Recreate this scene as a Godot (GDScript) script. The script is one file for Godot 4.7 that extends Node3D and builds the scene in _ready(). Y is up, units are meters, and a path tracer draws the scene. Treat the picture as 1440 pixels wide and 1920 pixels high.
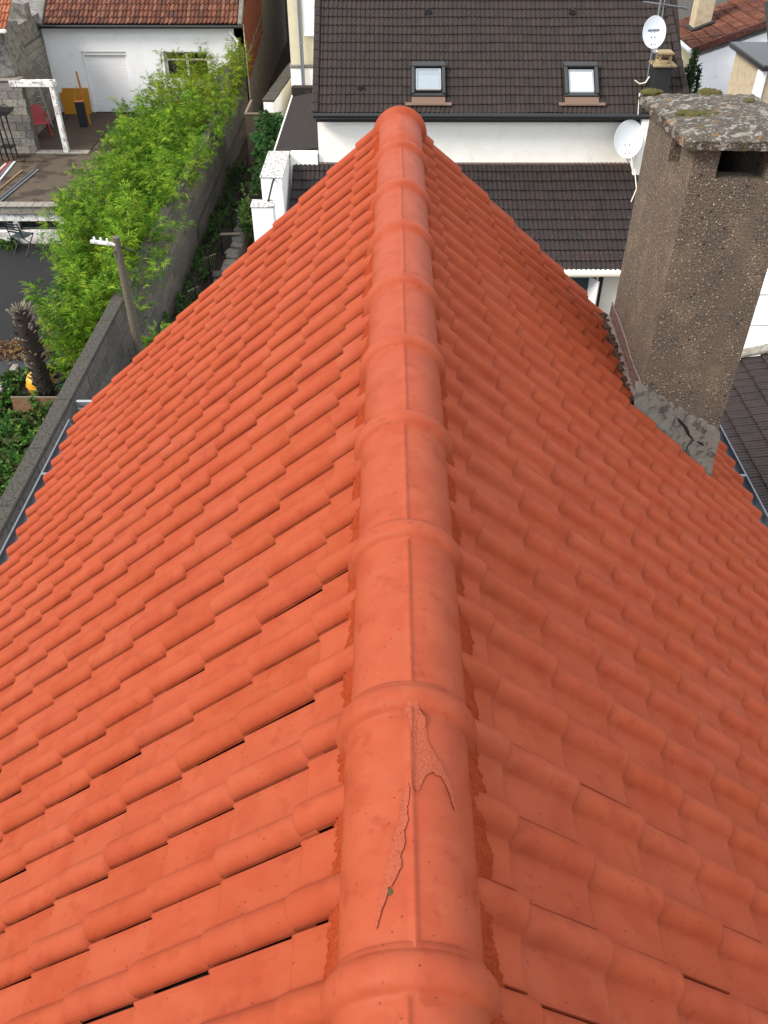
extends Node3D
# A newly painted orange tiled roof seen along its ridge, with the neighbours' houses and yards around it.
# Metres, y up. The path beside the house lies at y = 0, the ridge at y = 6.9.

var M := {}
var rng := RandomNumberGenerator.new()
var used := {}
var cam: Camera3D

# ---------------------------------------------------------------- helpers
func numbered(called: String) -> String:
	if not used.has(called):
		used[called] = 0
		return called
	used[called] += 1
	return "%s_%03d" % [called, used[called]]

func thing(called: String, label: String, category: String, at := Vector3.ZERO, turn := 0.0, group := "") -> Node3D:
	var o := Node3D.new()
	o.name = numbered(called)
	add_child(o)
	o.position = at
	o.rotation.y = turn
	tag(o, label, category, group)
	return o

func tag(o: Node, label: String, category: String, group := "") -> void:
	o.set_meta("label", label)
	o.set_meta("category", category)
	if group:
		o.set_meta("group", group)

func part(parent: Node, called: String, mesh: Mesh, mat: Material, xf := Transform3D.IDENTITY) -> MeshInstance3D:
	var o := MeshInstance3D.new()
	o.name = numbered(called) if parent == self else called
	o.mesh = mesh
	o.material_override = mat
	parent.add_child(o, true)
	o.transform = xf
	return o

func group_part(parent: Node, called: String, at := Vector3.ZERO) -> Node3D:
	var o := Node3D.new()
	o.name = called
	parent.add_child(o, true)
	o.position = at
	return o

func struct(called: String, mesh: Mesh, mat: Material, xf := Transform3D.IDENTITY) -> MeshInstance3D:
	var o := part(self, called, mesh, mat, xf)
	o.set_meta("kind", "structure")
	return o

func begin() -> SurfaceTool:
	var st := SurfaceTool.new()
	st.begin(Mesh.PRIMITIVE_TRIANGLES)
	return st

func finish(st: SurfaceTool) -> ArrayMesh:
	st.generate_normals()
	return st.commit()

func tri(st: SurfaceTool, a: Vector3, b: Vector3, c: Vector3) -> void:
	st.add_vertex(a); st.add_vertex(b); st.add_vertex(c)

func quad(st: SurfaceTool, a: Vector3, b: Vector3, c: Vector3, d: Vector3) -> void:
	tri(st, a, b, c); tri(st, a, c, d)

func T(p: Vector3, turn := 0.0) -> Transform3D:
	return Transform3D(Basis(Vector3.UP, turn), p)

# a box with chamfered edges, centred on c
func add_box(st: SurfaceTool, c: Vector3, s: Vector3, bev := 0.0, bs := Basis.IDENTITY) -> void:
	st.set_smooth_group(-1)
	var h := s * 0.5
	bev = minf(bev, minf(h.x, minf(h.y, h.z)) * 0.9)
	if bev <= 0.0:
		for ax in 3:
			for sg in [-1.0, 1.0]:
				var u := (ax + 1) % 3
				var v := (ax + 2) % 3
				var p := []
				for k in [[-1, -1], [1, -1], [1, 1], [-1, 1]]:
					var q := Vector3.ZERO
					q[ax] = h[ax] * sg
					q[u] = h[u] * k[0]
					q[v] = h[v] * k[1]
					p.append(c + bs * q)
				if sg > 0:
					quad(st, p[0], p[3], p[2], p[1])
				else:
					quad(st, p[0], p[1], p[2], p[3])
		return
	# rings of an inset box: faces, edges, corners
	for ax in 3:
		var u := (ax + 1) % 3
		var v := (ax + 2) % 3
		for sg in [-1.0, 1.0]:
			var p := []
			for k in [[-1, -1], [1, -1], [1, 1], [-1, 1]]:
				var q := Vector3.ZERO
				q[ax] = h[ax] * sg
				q[u] = (h[u] - bev) * k[0]
				q[v] = (h[v] - bev) * k[1]
				p.append(c + bs * q)
			if sg > 0:
				quad(st, p[0], p[3], p[2], p[1])
			else:
				quad(st, p[0], p[1], p[2], p[3])
		for a in [-1.0, 1.0]:
			for b in [-1.0, 1.0]:
				var e := []
				for w in [-1.0, 1.0]:
					var q1 := Vector3.ZERO
					q1[ax] = (h[ax] - bev) * w; q1[u] = h[u] * a; q1[v] = (h[v] - bev) * b
					var q2 := Vector3.ZERO
					q2[ax] = (h[ax] - bev) * w; q2[u] = (h[u] - bev) * a; q2[v] = h[v] * b
					e.append(c + bs * q1); e.append(c + bs * q2)
				if a * b > 0:
					quad(st, e[0], e[2], e[3], e[1])
				else:
					quad(st, e[0], e[1], e[3], e[2])
	for a in [-1.0, 1.0]:
		for b in [-1.0, 1.0]:
			for d in [-1.0, 1.0]:
				var p1 := c + bs * Vector3(h.x * a, (h.y - bev) * b, (h.z - bev) * d)
				var p2 := c + bs * Vector3((h.x - bev) * a, h.y * b, (h.z - bev) * d)
				var p3 := c + bs * Vector3((h.x - bev) * a, (h.y - bev) * b, h.z * d)
				if a * b * d > 0:
					tri(st, p1, p3, p2)
				else:
					tri(st, p1, p2, p3)

func box(s: Vector3, bev := 0.0, c := Vector3.ZERO) -> ArrayMesh:
	var st := begin()
	add_box(st, c, s, bev)
	return finish(st)

# a box between two corners
func span(a: Vector3, b: Vector3, bev := 0.0) -> ArrayMesh:
	return box((b - a).abs(), bev, (a + b) * 0.5)

# a tube along points with a radius for each
func add_tube(st: SurfaceTool, pts: Array, radii: Array, sides := 8, caps := true) -> void:
	st.set_smooth_group(1)
	var rings := []
	var side := Vector3.ZERO
	for i in pts.size():
		var d: Vector3 = (pts[mini(i + 1, pts.size() - 1)] - pts[maxi(i - 1, 0)]).normalized()
		if side == Vector3.ZERO:
			side = d.cross(Vector3.UP if absf(d.y) < 0.9 else Vector3.RIGHT).normalized()
		side = (side - d * side.dot(d)).normalized()
		var up := d.cross(side)
		var ring := []
		for k in sides:
			var a := TAU * k / sides
			ring.append(pts[i] + (side * cos(a) + up * sin(a)) * radii[mini(i, radii.size() - 1)])
		rings.append(ring)
	for i in rings.size() - 1:
		for k in sides:
			var k2 := (k + 1) % sides
			quad(st, rings[i][k], rings[i + 1][k], rings[i + 1][k2], rings[i][k2])
	if caps:
		st.set_smooth_group(-1)
		for e in [0, rings.size() - 1]:
			for k in range(1, sides - 1):
				if e == 0:
					tri(st, rings[e][0], rings[e][k], rings[e][k + 1])
				else:
					tri(st, rings[e][0], rings[e][k + 1], rings[e][k])

func tube(pts: Array, radii: Array, sides := 8) -> ArrayMesh:
	var st := begin()
	add_tube(st, pts, radii, sides)
	return finish(st)

# a lathe about y: profile of Vector2(radius, height)
func lathe(profile: Array, sides := 20) -> ArrayMesh:
	var st := begin()
	st.set_smooth_group(1)
	for i in profile.size() - 1:
		for k in sides:
			var a := TAU * k / sides
			var b := TAU * (k + 1) / sides
			var p: Vector2 = profile[i]
			var q: Vector2 = profile[i + 1]
			quad(st, Vector3(p.x * cos(a), p.y, p.x * sin(a)), Vector3(q.x * cos(a), q.y, q.x * sin(a)), Vector3(q.x * cos(b), q.y, q.x * sin(b)), Vector3(p.x * cos(b), p.y, p.x * sin(b)))
	return finish(st)

# a flat polygon (in x, y) pushed back along z by depth
func prism(poly: PackedVector2Array, depth: float) -> ArrayMesh:
	var st := begin()
	st.set_smooth_group(-1)
	var t := Geometry2D.triangulate_polygon(poly)
	for i in range(0, t.size(), 3):
		var a := poly[t[i]]
		var b := poly[t[i + 1]]
		var c := poly[t[i + 2]]
		if (b - a).cross(c - a) > 0:
			var s := b
			b = c
			c = s
		tri(st, Vector3(a.x, a.y, 0), Vector3(b.x, b.y, 0), Vector3(c.x, c.y, 0))
		tri(st, Vector3(a.x, a.y, -depth), Vector3(c.x, c.y, -depth), Vector3(b.x, b.y, -depth))
	for i in poly.size():
		var a := poly[i]
		var b := poly[(i + 1) % poly.size()]
		quad(st, Vector3(a.x, a.y, 0), Vector3(a.x, a.y, -depth), Vector3(b.x, b.y, -depth), Vector3(b.x, b.y, 0))
	return finish(st)

# a rough sheet over a rectangle in x and z
func sheet(x0: float, x1: float, z0: float, z1: float, nx: int, nz: int, height: Callable) -> ArrayMesh:
	var st := begin()
	st.set_smooth_group(1)
	for i in nx:
		for j in nz:
			var p := []
			for k in [[0, 0], [1, 0], [1, 1], [0, 1]]:
				var x := lerpf(x0, x1, float(i + k[0]) / nx)
				var z := lerpf(z0, z1, float(j + k[1]) / nz)
				p.append(Vector3(x, height.call(x, z), z))
			quad(st, p[0], p[1], p[2], p[3])
	return finish(st)

# ---------------------------------------------------------------- materials
var noises := {}
func noise_bytes(kind: int, freq: float, oct: int, sd: int, size: int) -> PackedByteArray:
	var key := "%d %f %d %d %d" % [kind, freq, oct, sd, size]
	if not noises.has(key):
		var n := FastNoiseLite.new()
		n.noise_type = FastNoiseLite.TYPE_CELLULAR if kind == 1 else FastNoiseLite.TYPE_SIMPLEX_SMOOTH
		if kind == 1:
			n.cellular_return_type = FastNoiseLite.RETURN_DISTANCE
		n.frequency = freq
		n.fractal_octaves = oct
		n.fractal_type = FastNoiseLite.FRACTAL_FBM if oct > 1 else FastNoiseLite.FRACTAL_NONE
		n.seed = sd
		noises[key] = n.get_seamless_image(size, size).get_data()
	return noises[key]

# base colour with patches of other colours where a noise lies between lo and hi; layer: [kind, cells over the picture, octaves, seed, lo, hi, colour, strength]
func tex(base: Color, layers: Array, size := 512) -> ImageTexture:
	var n := size * size
	var r := PackedFloat32Array(); r.resize(n); r.fill(base.r)
	var g := PackedFloat32Array(); g.resize(n); g.fill(base.g)
	var b := PackedFloat32Array(); b.resize(n); b.fill(base.b)
	for l in layers:
		var v := noise_bytes(l[0], float(l[1]) / size, l[2], l[3], size)
		var c: Color = l[6]
		var lut := PackedFloat32Array(); lut.resize(256)
		for k in 256:
			lut[k] = smoothstep(l[4], l[5], k / 255.0) * l[7] if l[4] < l[5] else (1.0 - smoothstep(l[5], l[4], k / 255.0)) * l[7]
		for i in n:
			var w := lut[v[i]]
			if w > 0.0:
				r[i] += (c.r - r[i]) * w
				g[i] += (c.g - g[i]) * w
				b[i] += (c.b - b[i]) * w
	var out := PackedByteArray(); out.resize(n * 3)
	for i in n:
		out[i * 3] = int(clampf(r[i], 0, 1) * 255)
		out[i * 3 + 1] = int(clampf(g[i], 0, 1) * 255)
		out[i * 3 + 2] = int(clampf(b[i], 0, 1) * 255)
	return ImageTexture.create_from_image(Image.create_from_data(size, size, false, Image.FORMAT_RGB8, out))

func grey(kind: int, cells: float, oct: int, sd: int, size := 512) -> ImageTexture:
	return ImageTexture.create_from_image(Image.create_from_data(size, size, false, Image.FORMAT_L8, noise_bytes(kind, cells / size, oct, sd, size)))

func mat(colour: Color, rough := 0.8, t: Texture2D = null, metres := 1.0, bump: Texture2D = null, depth := 0.0, spec := 0.5) -> StandardMaterial3D:
	var m := StandardMaterial3D.new()
	m.albedo_color = colour
	m.roughness = rough
	m.metallic_specular = spec
	if t:
		m.albedo_texture = t
	if bump:
		m.heightmap_enabled = true
		m.heightmap_texture = bump
		m.heightmap_scale = depth
	if t or bump:
		m.uv1_triplanar = true
		m.uv1_world_triplanar = true
		m.uv1_scale = Vector3.ONE / metres
	return m

func C(r: int, g: int, b: int) -> Color:
	return Color8(r, g, b)

func tones(t: Texture2D, cols: Array, rough: float, metres: float, bump: Texture2D, depth: float) -> Array:
	var out := []
	for c in cols:
		out.append(mat(c, rough, t, metres, bump, depth))
	return out

func make_materials() -> void:
	var fine := grey(0, 90, 3, 5)
	var coarse := grey(0, 14, 4, 6)
	var pits := grey(1, 60, 1, 8)
	# fresh roof paint with fine specks
	var paint := tex(C(255, 255, 255), [[0, 5, 3, 11, 0.45, 0.75, C(240, 222, 214), 0.8], [0, 16, 2, 12, 0.6, 0.8, C(255, 236, 226), 0.5], [0, 9, 4, 13, 0.3, 0.15, C(226, 205, 196), 0.7], [1, 30, 1, 14, 0.05, 0.02, C(150, 100, 90), 0.4], [1, 9, 1, 15, 0.022, 0.012, C(80, 56, 50), 0.8], [0, 3, 3, 16, 0.6, 0.85, C(255, 240, 238), 0.6]])
	M.paint = tones(paint, [C(151, 70, 44), C(153, 72, 46), C(149, 69, 42), C(152, 73, 48), C(150, 70, 45)], 0.75, 0.9, fine, 0.05)
	M.paint_ridge = mat(C(153, 73, 48), 0.55, paint, 0.7, fine, 0.03)
	M.paint_mortar = mat(C(150, 62, 33), 0.95, tex(C(255, 255, 255), [[0, 60, 3, 21, 0.45, 0.75, C(222, 206, 200), 0.8], [1, 40, 1, 22, 0.16, 0.06, C(140, 116, 108), 0.7]]), 0.22, grey(0, 60, 3, 23), 0.4, 0.2)
	M.paint_patch = mat(C(152, 78, 57), 0.95, tex(C(255, 255, 255), [[0, 40, 4, 24, 0.5, 0.8, C(228, 210, 204), 0.8], [1, 26, 1, 25, 0.06, 0.03, C(150, 110, 98), 0.7]]), 0.3, grey(0, 40, 4, 26), 0.25, 0.2)
	for m in M.paint + [M.paint_ridge]:
		m.metallic_specular = 0.26
	M.deck = mat(C(38, 26, 20), 0.95)
	# roughcast of the chimney
	var rough := tex(C(118, 106, 94), [[0, 90, 3, 31, 0.42, 0.8, C(84, 75, 66), 0.95], [0, 3.5, 3, 32, 0.5, 0.8, C(142, 127, 110), 0.5], [0, 5, 4, 33, 0.42, 0.2, C(96, 90, 84), 0.7], [0, 60, 2, 38, 0.72, 0.85, C(168, 154, 138), 0.8], [1, 70, 1, 34, 0.22, 0.10, C(62, 53, 46), 0.7], [1, 62, 1, 35, 0.13, 0.08, C(190, 176, 158), 0.75], [1, 24, 1, 36, 0.075, 0.045, C(236, 226, 210), 0.9], [1, 8, 1, 37, 0.06, 0.03, C(50, 44, 40), 0.8]])
	M.rough = mat(C(217, 213, 207), 0.95, rough, 1.3, grey(0, 110, 3, 35), 0.8)
	M.lichen = mat(C(172, 169, 164), 0.95, tex(C(112, 101, 90), [[0, 26, 4, 41, 0.45, 0.75, C(78, 69, 60), 0.9], [0, 7, 4, 48, 0.55, 0.75, C(134, 118, 100), 0.7], [0, 7, 5, 42, 0.66, 0.72, C(205, 203, 198), 0.9], [0, 26, 4, 43, 0.70, 0.75, C(222, 220, 215), 0.95], [0, 10, 4, 44, 0.74, 0.8, C(116, 106, 62), 0.8], [0, 5, 4, 45, 0.82, 0.86, C(190, 132, 54), 0.8], [1, 40, 1, 46, 0.12, 0.05, C(48, 42, 37), 0.8]]), 0.9, grey(0, 50, 4, 47), 1.0)
	M.fillet = mat(C(114, 109, 103), 0.9, tex(C(235, 230, 224), [[0, 8, 4, 51, 0.55, 0.7, C(120, 118, 118), 0.9], [0, 20, 3, 52, 0.6, 0.8, C(250, 245, 238), 0.7], [1, 20, 1, 53, 0.08, 0.04, C(70, 66, 64), 0.8]]), 0.6, coarse, 0.5)
	M.lead = mat(C(109, 91, 85), 0.55, tex(C(255, 255, 255), [[0, 10, 4, 54, 0.55, 0.75, C(170, 140, 125), 0.8]]), 0.5)
	M.rust = mat(C(115, 72, 49), 0.9, coarse, 0.4)
	M.tar = mat(C(23, 23, 24), 0.8, coarse, 0.3)
	M.moss = mat(C(96, 92, 46), 1.0, tex(C(255, 255, 255), [[0, 60, 3, 55, 0.5, 0.7, C(176, 166, 120), 0.9]]), 0.15, grey(0, 90, 3, 56), 0.6)
	# other roofs
	var old := tex(C(255, 255, 255), [[0, 8, 4, 61, 0.5, 0.8, C(190, 186, 182), 0.8], [0, 40, 3, 62, 0.6, 0.8, C(214, 205, 196), 0.7], [0, 14, 4, 63, 0.72, 0.82, C(170, 160, 130), 0.6], [1, 11, 1, 64, 0.05, 0.025, C(255, 255, 255), 0.9]])
	M.brown = tones(old, [C(44, 33, 31), C(41, 31, 27), C(46, 35, 31), C(38, 29, 27)], 0.85, 1.3, fine, 0.1)
	var spotted := tex(C(255, 255, 255), [[0, 8, 4, 61, 0.5, 0.8, C(180, 176, 172), 0.8], [0, 40, 3, 62, 0.6, 0.8, C(214, 205, 196), 0.7]])
	var dotted := tex(C(112, 112, 112), [[0, 8, 4, 61, 0.5, 0.8, C(80, 78, 76), 0.8], [0, 40, 3, 62, 0.6, 0.8, C(94, 90, 86), 0.7], [1, 14, 1, 68, 0.075, 0.05, C(255, 255, 255), 0.95], [1, 23, 1, 69, 0.06, 0.04, C(235, 235, 230), 0.9]])
	M.brown_low = tones(dotted, [C(91, 69, 65), C(84, 65, 61), C(97, 72, 67), C(82, 67, 65)], 0.8, 3.0, fine, 0.1)
	M.brown_right = tones(spotted, [C(44, 30, 29), C(41, 29, 28), C(45, 33, 30)], 0.75, 1.3, fine, 0.08)
	var clay := tex(C(255, 255, 255), [[0, 10, 4, 65, 0.45, 0.75, C(150, 130, 122), 0.85], [0, 45, 3, 66, 0.6, 0.8, C(235, 205, 180), 0.7], [0, 20, 3, 67, 0.3, 0.15, C(110, 96, 88), 0.8]])
	M.clay = tones(clay, [C(103, 59, 44), C(92, 53, 41), C(115, 70, 52), C(83, 50, 40), C(122, 80, 61)], 0.9, 1.0, fine, 0.1)
	M.clay_orange = tones(clay, [C(162, 97, 66), C(156, 89, 59), C(167, 104, 73)], 0.85, 1.0, fine, 0.1)
	M.clay_red = tones(clay, [C(109, 65, 50), C(100, 59, 46), C(119, 73, 55), C(92, 56, 46)], 0.9, 1.0, fine, 0.1)
	M.clay_verge = mat(C(85, 43, 34), 0.85, clay, 1.0)
	M.slate = mat(C(37, 39, 38), 0.8, spotted, 0.8)
	# walls
	var render := tex(C(255, 255, 255), [[0, 4, 4, 71, 0.5, 0.85, C(246, 245, 242), 0.5], [0, 30, 3, 72, 0.6, 0.85, C(248, 247, 245), 0.5], [0, 6, 5, 73, 0.82, 0.9, C(228, 225, 220), 0.4]])
	M.white = mat(C(246, 246, 245), 0.9, render, 3.0, fine, 0.05)
	M.white_cool = mat(C(240, 242, 246), 0.9, render, 3.0, fine, 0.05)
	M.cream = mat(C(248, 245, 238), 0.9, render, 2.5, fine, 0.05)
	M.yellow_render = mat(C(210, 201, 175), 0.9, render, 2.0, fine, 0.06)
	M.beige = mat(C(176, 162, 139), 0.9, tex(C(255, 255, 255), [[0, 9, 4, 74, 0.5, 0.8, C(226, 214, 198), 0.6]]), 1.6)
	var stain := tex(C(250, 250, 250), [[0, 5, 5, 75, 0.5, 0.75, C(176, 172, 168), 0.6], [0, 9, 5, 76, 0.66, 0.76, C(120, 116, 114), 0.6]])
	M.cap_stained = mat(C(226, 224, 222), 0.95, tex(C(250, 250, 250), [[0, 7, 5, 101, 0.5, 0.62, C(170, 166, 164), 0.8], [0, 16, 5, 102, 0.58, 0.66, C(84, 80, 78), 0.8]]), 0.7)
	M.white_stained = mat(C(232, 230, 228), 0.9, stain, 1.4)
	var conc := tex(C(255, 255, 255), [[0, 6, 4, 77, 0.5, 0.8, C(206, 202, 194), 0.9], [0, 40, 3, 78, 0.55, 0.8, C(220, 216, 210), 0.8], [0, 11, 5, 79, 0.35, 0.15, C(150, 146, 140), 0.7]])
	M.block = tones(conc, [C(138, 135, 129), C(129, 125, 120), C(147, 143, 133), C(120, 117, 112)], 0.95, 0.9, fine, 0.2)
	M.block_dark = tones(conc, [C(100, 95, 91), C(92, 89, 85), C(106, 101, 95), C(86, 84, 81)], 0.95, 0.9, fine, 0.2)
	M.joint = mat(C(94, 91, 85), 0.95, conc, 0.8)
	M.smear = mat(C(135, 133, 130), 0.95, tex(C(230, 228, 224), [[0, 7, 5, 80, 0.52, 0.66, C(255, 255, 255), 0.9], [0, 5, 4, 81, 0.45, 0.3, C(176, 172, 168), 0.8]]), 1.2)
	M.coping = mat(C(84, 81, 76), 0.95, tex(C(230, 226, 220), [[0, 40, 3, 82, 0.5, 0.75, C(110, 106, 100), 0.9], [0, 16, 4, 83, 0.62, 0.72, C(80, 78, 72), 0.9], [1, 40, 1, 84, 0.12, 0.05, C(255, 255, 255), 0.9]]), 0.7, grey(0, 60, 3, 85), 0.5)
	M.concrete = mat(C(140, 135, 127), 0.95, conc, 1.3)
	M.brick = tones(clay, [C(130, 67, 46), C(121, 61, 41), C(137, 74, 52)], 0.95, 0.8, fine, 0.1)
	M.grey_render = mat(C(119, 117, 114), 0.95, conc, 2.0)
	# ground
	M.asphalt = mat(C(23, 23, 25), 0.9, tex(C(255, 255, 255), [[0, 120, 2, 86, 0.5, 0.8, C(200, 200, 200), 0.8], [0, 5, 4, 87, 0.5, 0.8, C(214, 214, 216), 0.7]]), 1.2, fine, 0.3)
	M.terrace = mat(C(84, 73, 60), 0.85, tex(C(235, 230, 226), [[0, 4, 5, 88, 0.5, 0.68, C(150, 128, 108), 0.8], [0, 7, 4, 89, 0.68, 0.78, C(255, 250, 240), 0.8], [0, 3, 4, 90, 0.4, 0.22, C(150, 142, 136), 0.9]]), 3.2)
	M.soil = mat(C(49, 38, 29), 1.0, tex(C(255, 255, 255), [[0, 40, 3, 91, 0.5, 0.75, C(150, 140, 128), 0.9], [0, 9, 4, 92, 0.55, 0.75, C(190, 180, 140), 0.8]]), 0.8, coarse, 1.5)
	M.earth = mat(C(68, 65, 56), 1.0, conc, 2.0)
	M.floorboard = mat(C(68, 53, 41), 0.9, tex(C(255, 255, 255), [[0, 10, 4, 93, 0.5, 0.7, C(170, 150, 136), 0.9]]), 0.8)
	# leaves
	M.bamboo = leaf_mat(C(255, 255, 255), 0.42)
	M.culm = mat(C(110, 110, 51), 0.6)
	M.leaf = leaf_mat(C(255, 255, 255), 0.35)
	M.bark = mat(C(49, 40, 32), 1.0, tex(C(255, 255, 255), [[0, 40, 3, 94, 0.5, 0.7, C(130, 116, 104), 0.9]]), 0.3, coarse, 1.5)
	M.stub = mat(C(119, 109, 94), 0.95)
	M.pole_wood = mat(C(109, 103, 92), 0.95, tex(C(245, 240, 232), [[0, 26, 4, 95, 0.5, 0.7, C(140, 130, 118), 0.9]]), 0.6)
	M.plywood = mat(C(118, 92, 66), 0.85, tex(C(255, 255, 255), [[0, 9, 3, 96, 0.5, 0.62, C(214, 196, 176), 0.8], [0, 30, 3, 97, 0.6, 0.75, C(200, 180, 160), 0.6]]), 1.1)
	M.old_timber = mat(C(82, 72, 60), 0.95, conc, 0.8)
	# metals, plastics
	M.black_metal = mat(C(19, 19, 21), 0.45)
	M.gutter_dark = mat(C(26, 27, 30), 0.4)
	M.zinc = mat(C(119, 127, 136), 0.4); M.zinc.metallic = 0.6
	M.galv = mat(C(140, 144, 151), 0.4); M.galv.metallic = 0.5
	M.alu = mat(C(167, 169, 170), 0.35); M.alu.metallic = 0.7
	M.white_plastic = mat(C(236, 236, 238), 0.4)
	M.cream_plastic = mat(C(226, 220, 204), 0.5)
	M.red_plastic = mat(C(164, 57, 65), 0.45)
	M.yellow_plastic = mat(C(195, 145, 31), 0.4)
	M.orange_panel = mat(C(177, 123, 24), 0.55, render, 1.0)
	M.orange_paint = mat(C(183, 115, 50), 0.55)
	M.charcoal = mat(C(30, 31, 35), 0.6)
	M.green_metal = mat(C(28, 43, 48), 0.45)
	M.green_plastic = mat(C(22, 102, 65), 0.5)
	M.dark_green = mat(C(25, 59, 43), 0.5)
	M.dish = mat(C(214, 220, 226), 0.35)
	M.dish_print = mat(C(46, 51, 81), 0.6)
	M.window_frame = mat(C(48, 49, 51), 0.5)
	M.flash_brown = mat(C(106, 82, 68), 0.6)
	M.terracotta = mat(C(156, 136, 102), 0.85, conc, 0.5)
	M.bitumen = mat(C(31, 31, 32), 0.7, tex(C(255, 255, 255), [[0, 12, 4, 98, 0.62, 0.7, C(255, 255, 255), 0.2], [0, 10, 5, 99, 0.66, 0.72, C(255, 255, 255), 0.5]]), 0.6)
	M.glass = mat(C(119, 127, 136), 0.06, null, 1.0, null, 0.0, 0.9)
	M.glass_dark = mat(C(22, 25, 28), 0.08, null, 1.0, null, 0.0, 0.8)
	M.blind = mat(C(232, 234, 238), 0.8)
	M.blind_grey = mat(C(86, 89, 95), 0.8)
	M.curtain = mat(C(49, 59, 61), 0.9)
	M.wood_rod = mat(C(156, 127, 88), 0.8)
	M.tarp = mat(C(46, 52, 61), 0.5, coarse, 1.2)
	M.dry_leaves = mat(C(109, 80, 53), 1.0)
	M.wire = mat(C(31, 31, 32), 0.6)
	M.pane = mat(Color(0.8, 0.86, 0.9, 0.22), 0.05)
	M.pane.transparency = BaseMaterial3D.TRANSPARENCY_ALPHA

func leaf_mat(c: Color, thru: float) -> StandardMaterial3D:
	var m := mat(c, 0.7, null, 1.0, null, 0.0, 0.22)
	m.vertex_color_use_as_albedo = true
	m.backlight_enabled = true
	m.backlight = Color(thru, thru, thru)
	m.cull_mode = BaseMaterial3D.CULL_DISABLED
	return m

# ---------------------------------------------------------------- camera, sky, sun
func make_view() -> void:
	cam = Camera3D.new()
	cam.name = "camera"
	add_child(cam)
	cam.position = Vector3(0, 8.5, 0)
	cam.rotation = Vector3(deg_to_rad(-40.11), 0.0043, 0)
	cam.fov = 62.24
	cam.near = 0.05
	cam.far = 600.0
	cam.current = true
	var env := Environment.new()
	env.background_mode = Environment.BG_SKY
	var sky := Sky.new()
	var sm := ProceduralSkyMaterial.new()
	sm.sky_top_color = C(226, 232, 240)
	sm.sky_horizon_color = C(206, 212, 220)
	sm.sky_curve = 0.25
	sm.ground_bottom_color = C(96, 92, 86)
	sm.ground_horizon_color = C(170, 172, 174)
	sm.sun_angle_max = 0.0
	sky.sky_material = sm
	env.sky = sky
	env.background_energy_multiplier = 0.70
	env.tonemap_mode = Environment.TONE_MAPPER_LINEAR
	env.tonemap_exposure = 2.9
	env.sdfgi_enabled = true
	env.ssao_enabled = true
	env.ssil_enabled = true
	var we := WorldEnvironment.new()
	we.name = "environment"
	we.environment = env
	add_child(we)
	var sun := DirectionalLight3D.new()
	sun.name = "sun"
	sun.light_color = C(255, 246, 232)
	sun.light_energy = 0.5
	sun.light_angular_distance = 20.0
	sun.shadow_enabled = true
	add_child(sun)
	# veiled sun, from the left
	sun.look_at_from_position(Vector3(-7.0, 6.7, 3.6), Vector3.ZERO)

# share of the picture a point stands for, 0 when out of the frame: decides only which tiles are single parts
func shows(p: Vector3) -> float:
	var q := cam.global_transform.affine_inverse() * p
	if q.z > -0.3:
		return 0.0
	var k := tan(deg_to_rad(31.12))
	if absf(q.y / q.z) > k * 1.03 or absf(q.x / q.z) > k * 0.75 * 1.04:
		return 0.0
	return 1.0 / (q.z * q.z)

# lays pieces: the ones that show largest as parts, the others joined
func lay(parent: Node, called: String, rest_called: String, meshes: Array, mats: Array, spots: Array, most := 300) -> void:
	var order := []
	for i in spots.size():
		order.append([shows(parent.global_transform * spots[i].origin), i])
	order.sort_custom(func(a, b): return a[0] > b[0] if a[0] != b[0] else a[1] < b[1])
	var rest := {}
	for k in order.size():
		var i: int = order[k][1]
		var mi := rng.randi() % meshes.size()
		var ti := rng.randi() % mats.size()
		if k < most and order[k][0] > 0.0:
			part(parent, called, meshes[mi], mats[ti], spots[i])
		else:
			if not rest.has(ti):
				rest[ti] = begin()
			rest[ti].append_from(meshes[mi], 0, spots[i])
	if rest.is_empty():
		return
	var all := ArrayMesh.new()
	for ti in rest:
		rest[ti].commit(all)
		all.surface_set_material(all.get_surface_count() - 1, mats[ti])
	var o := MeshInstance3D.new()
	o.name = rest_called
	o.mesh = all
	parent.add_child(o, true)
	o.set_meta("kind", "stuff")

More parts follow.
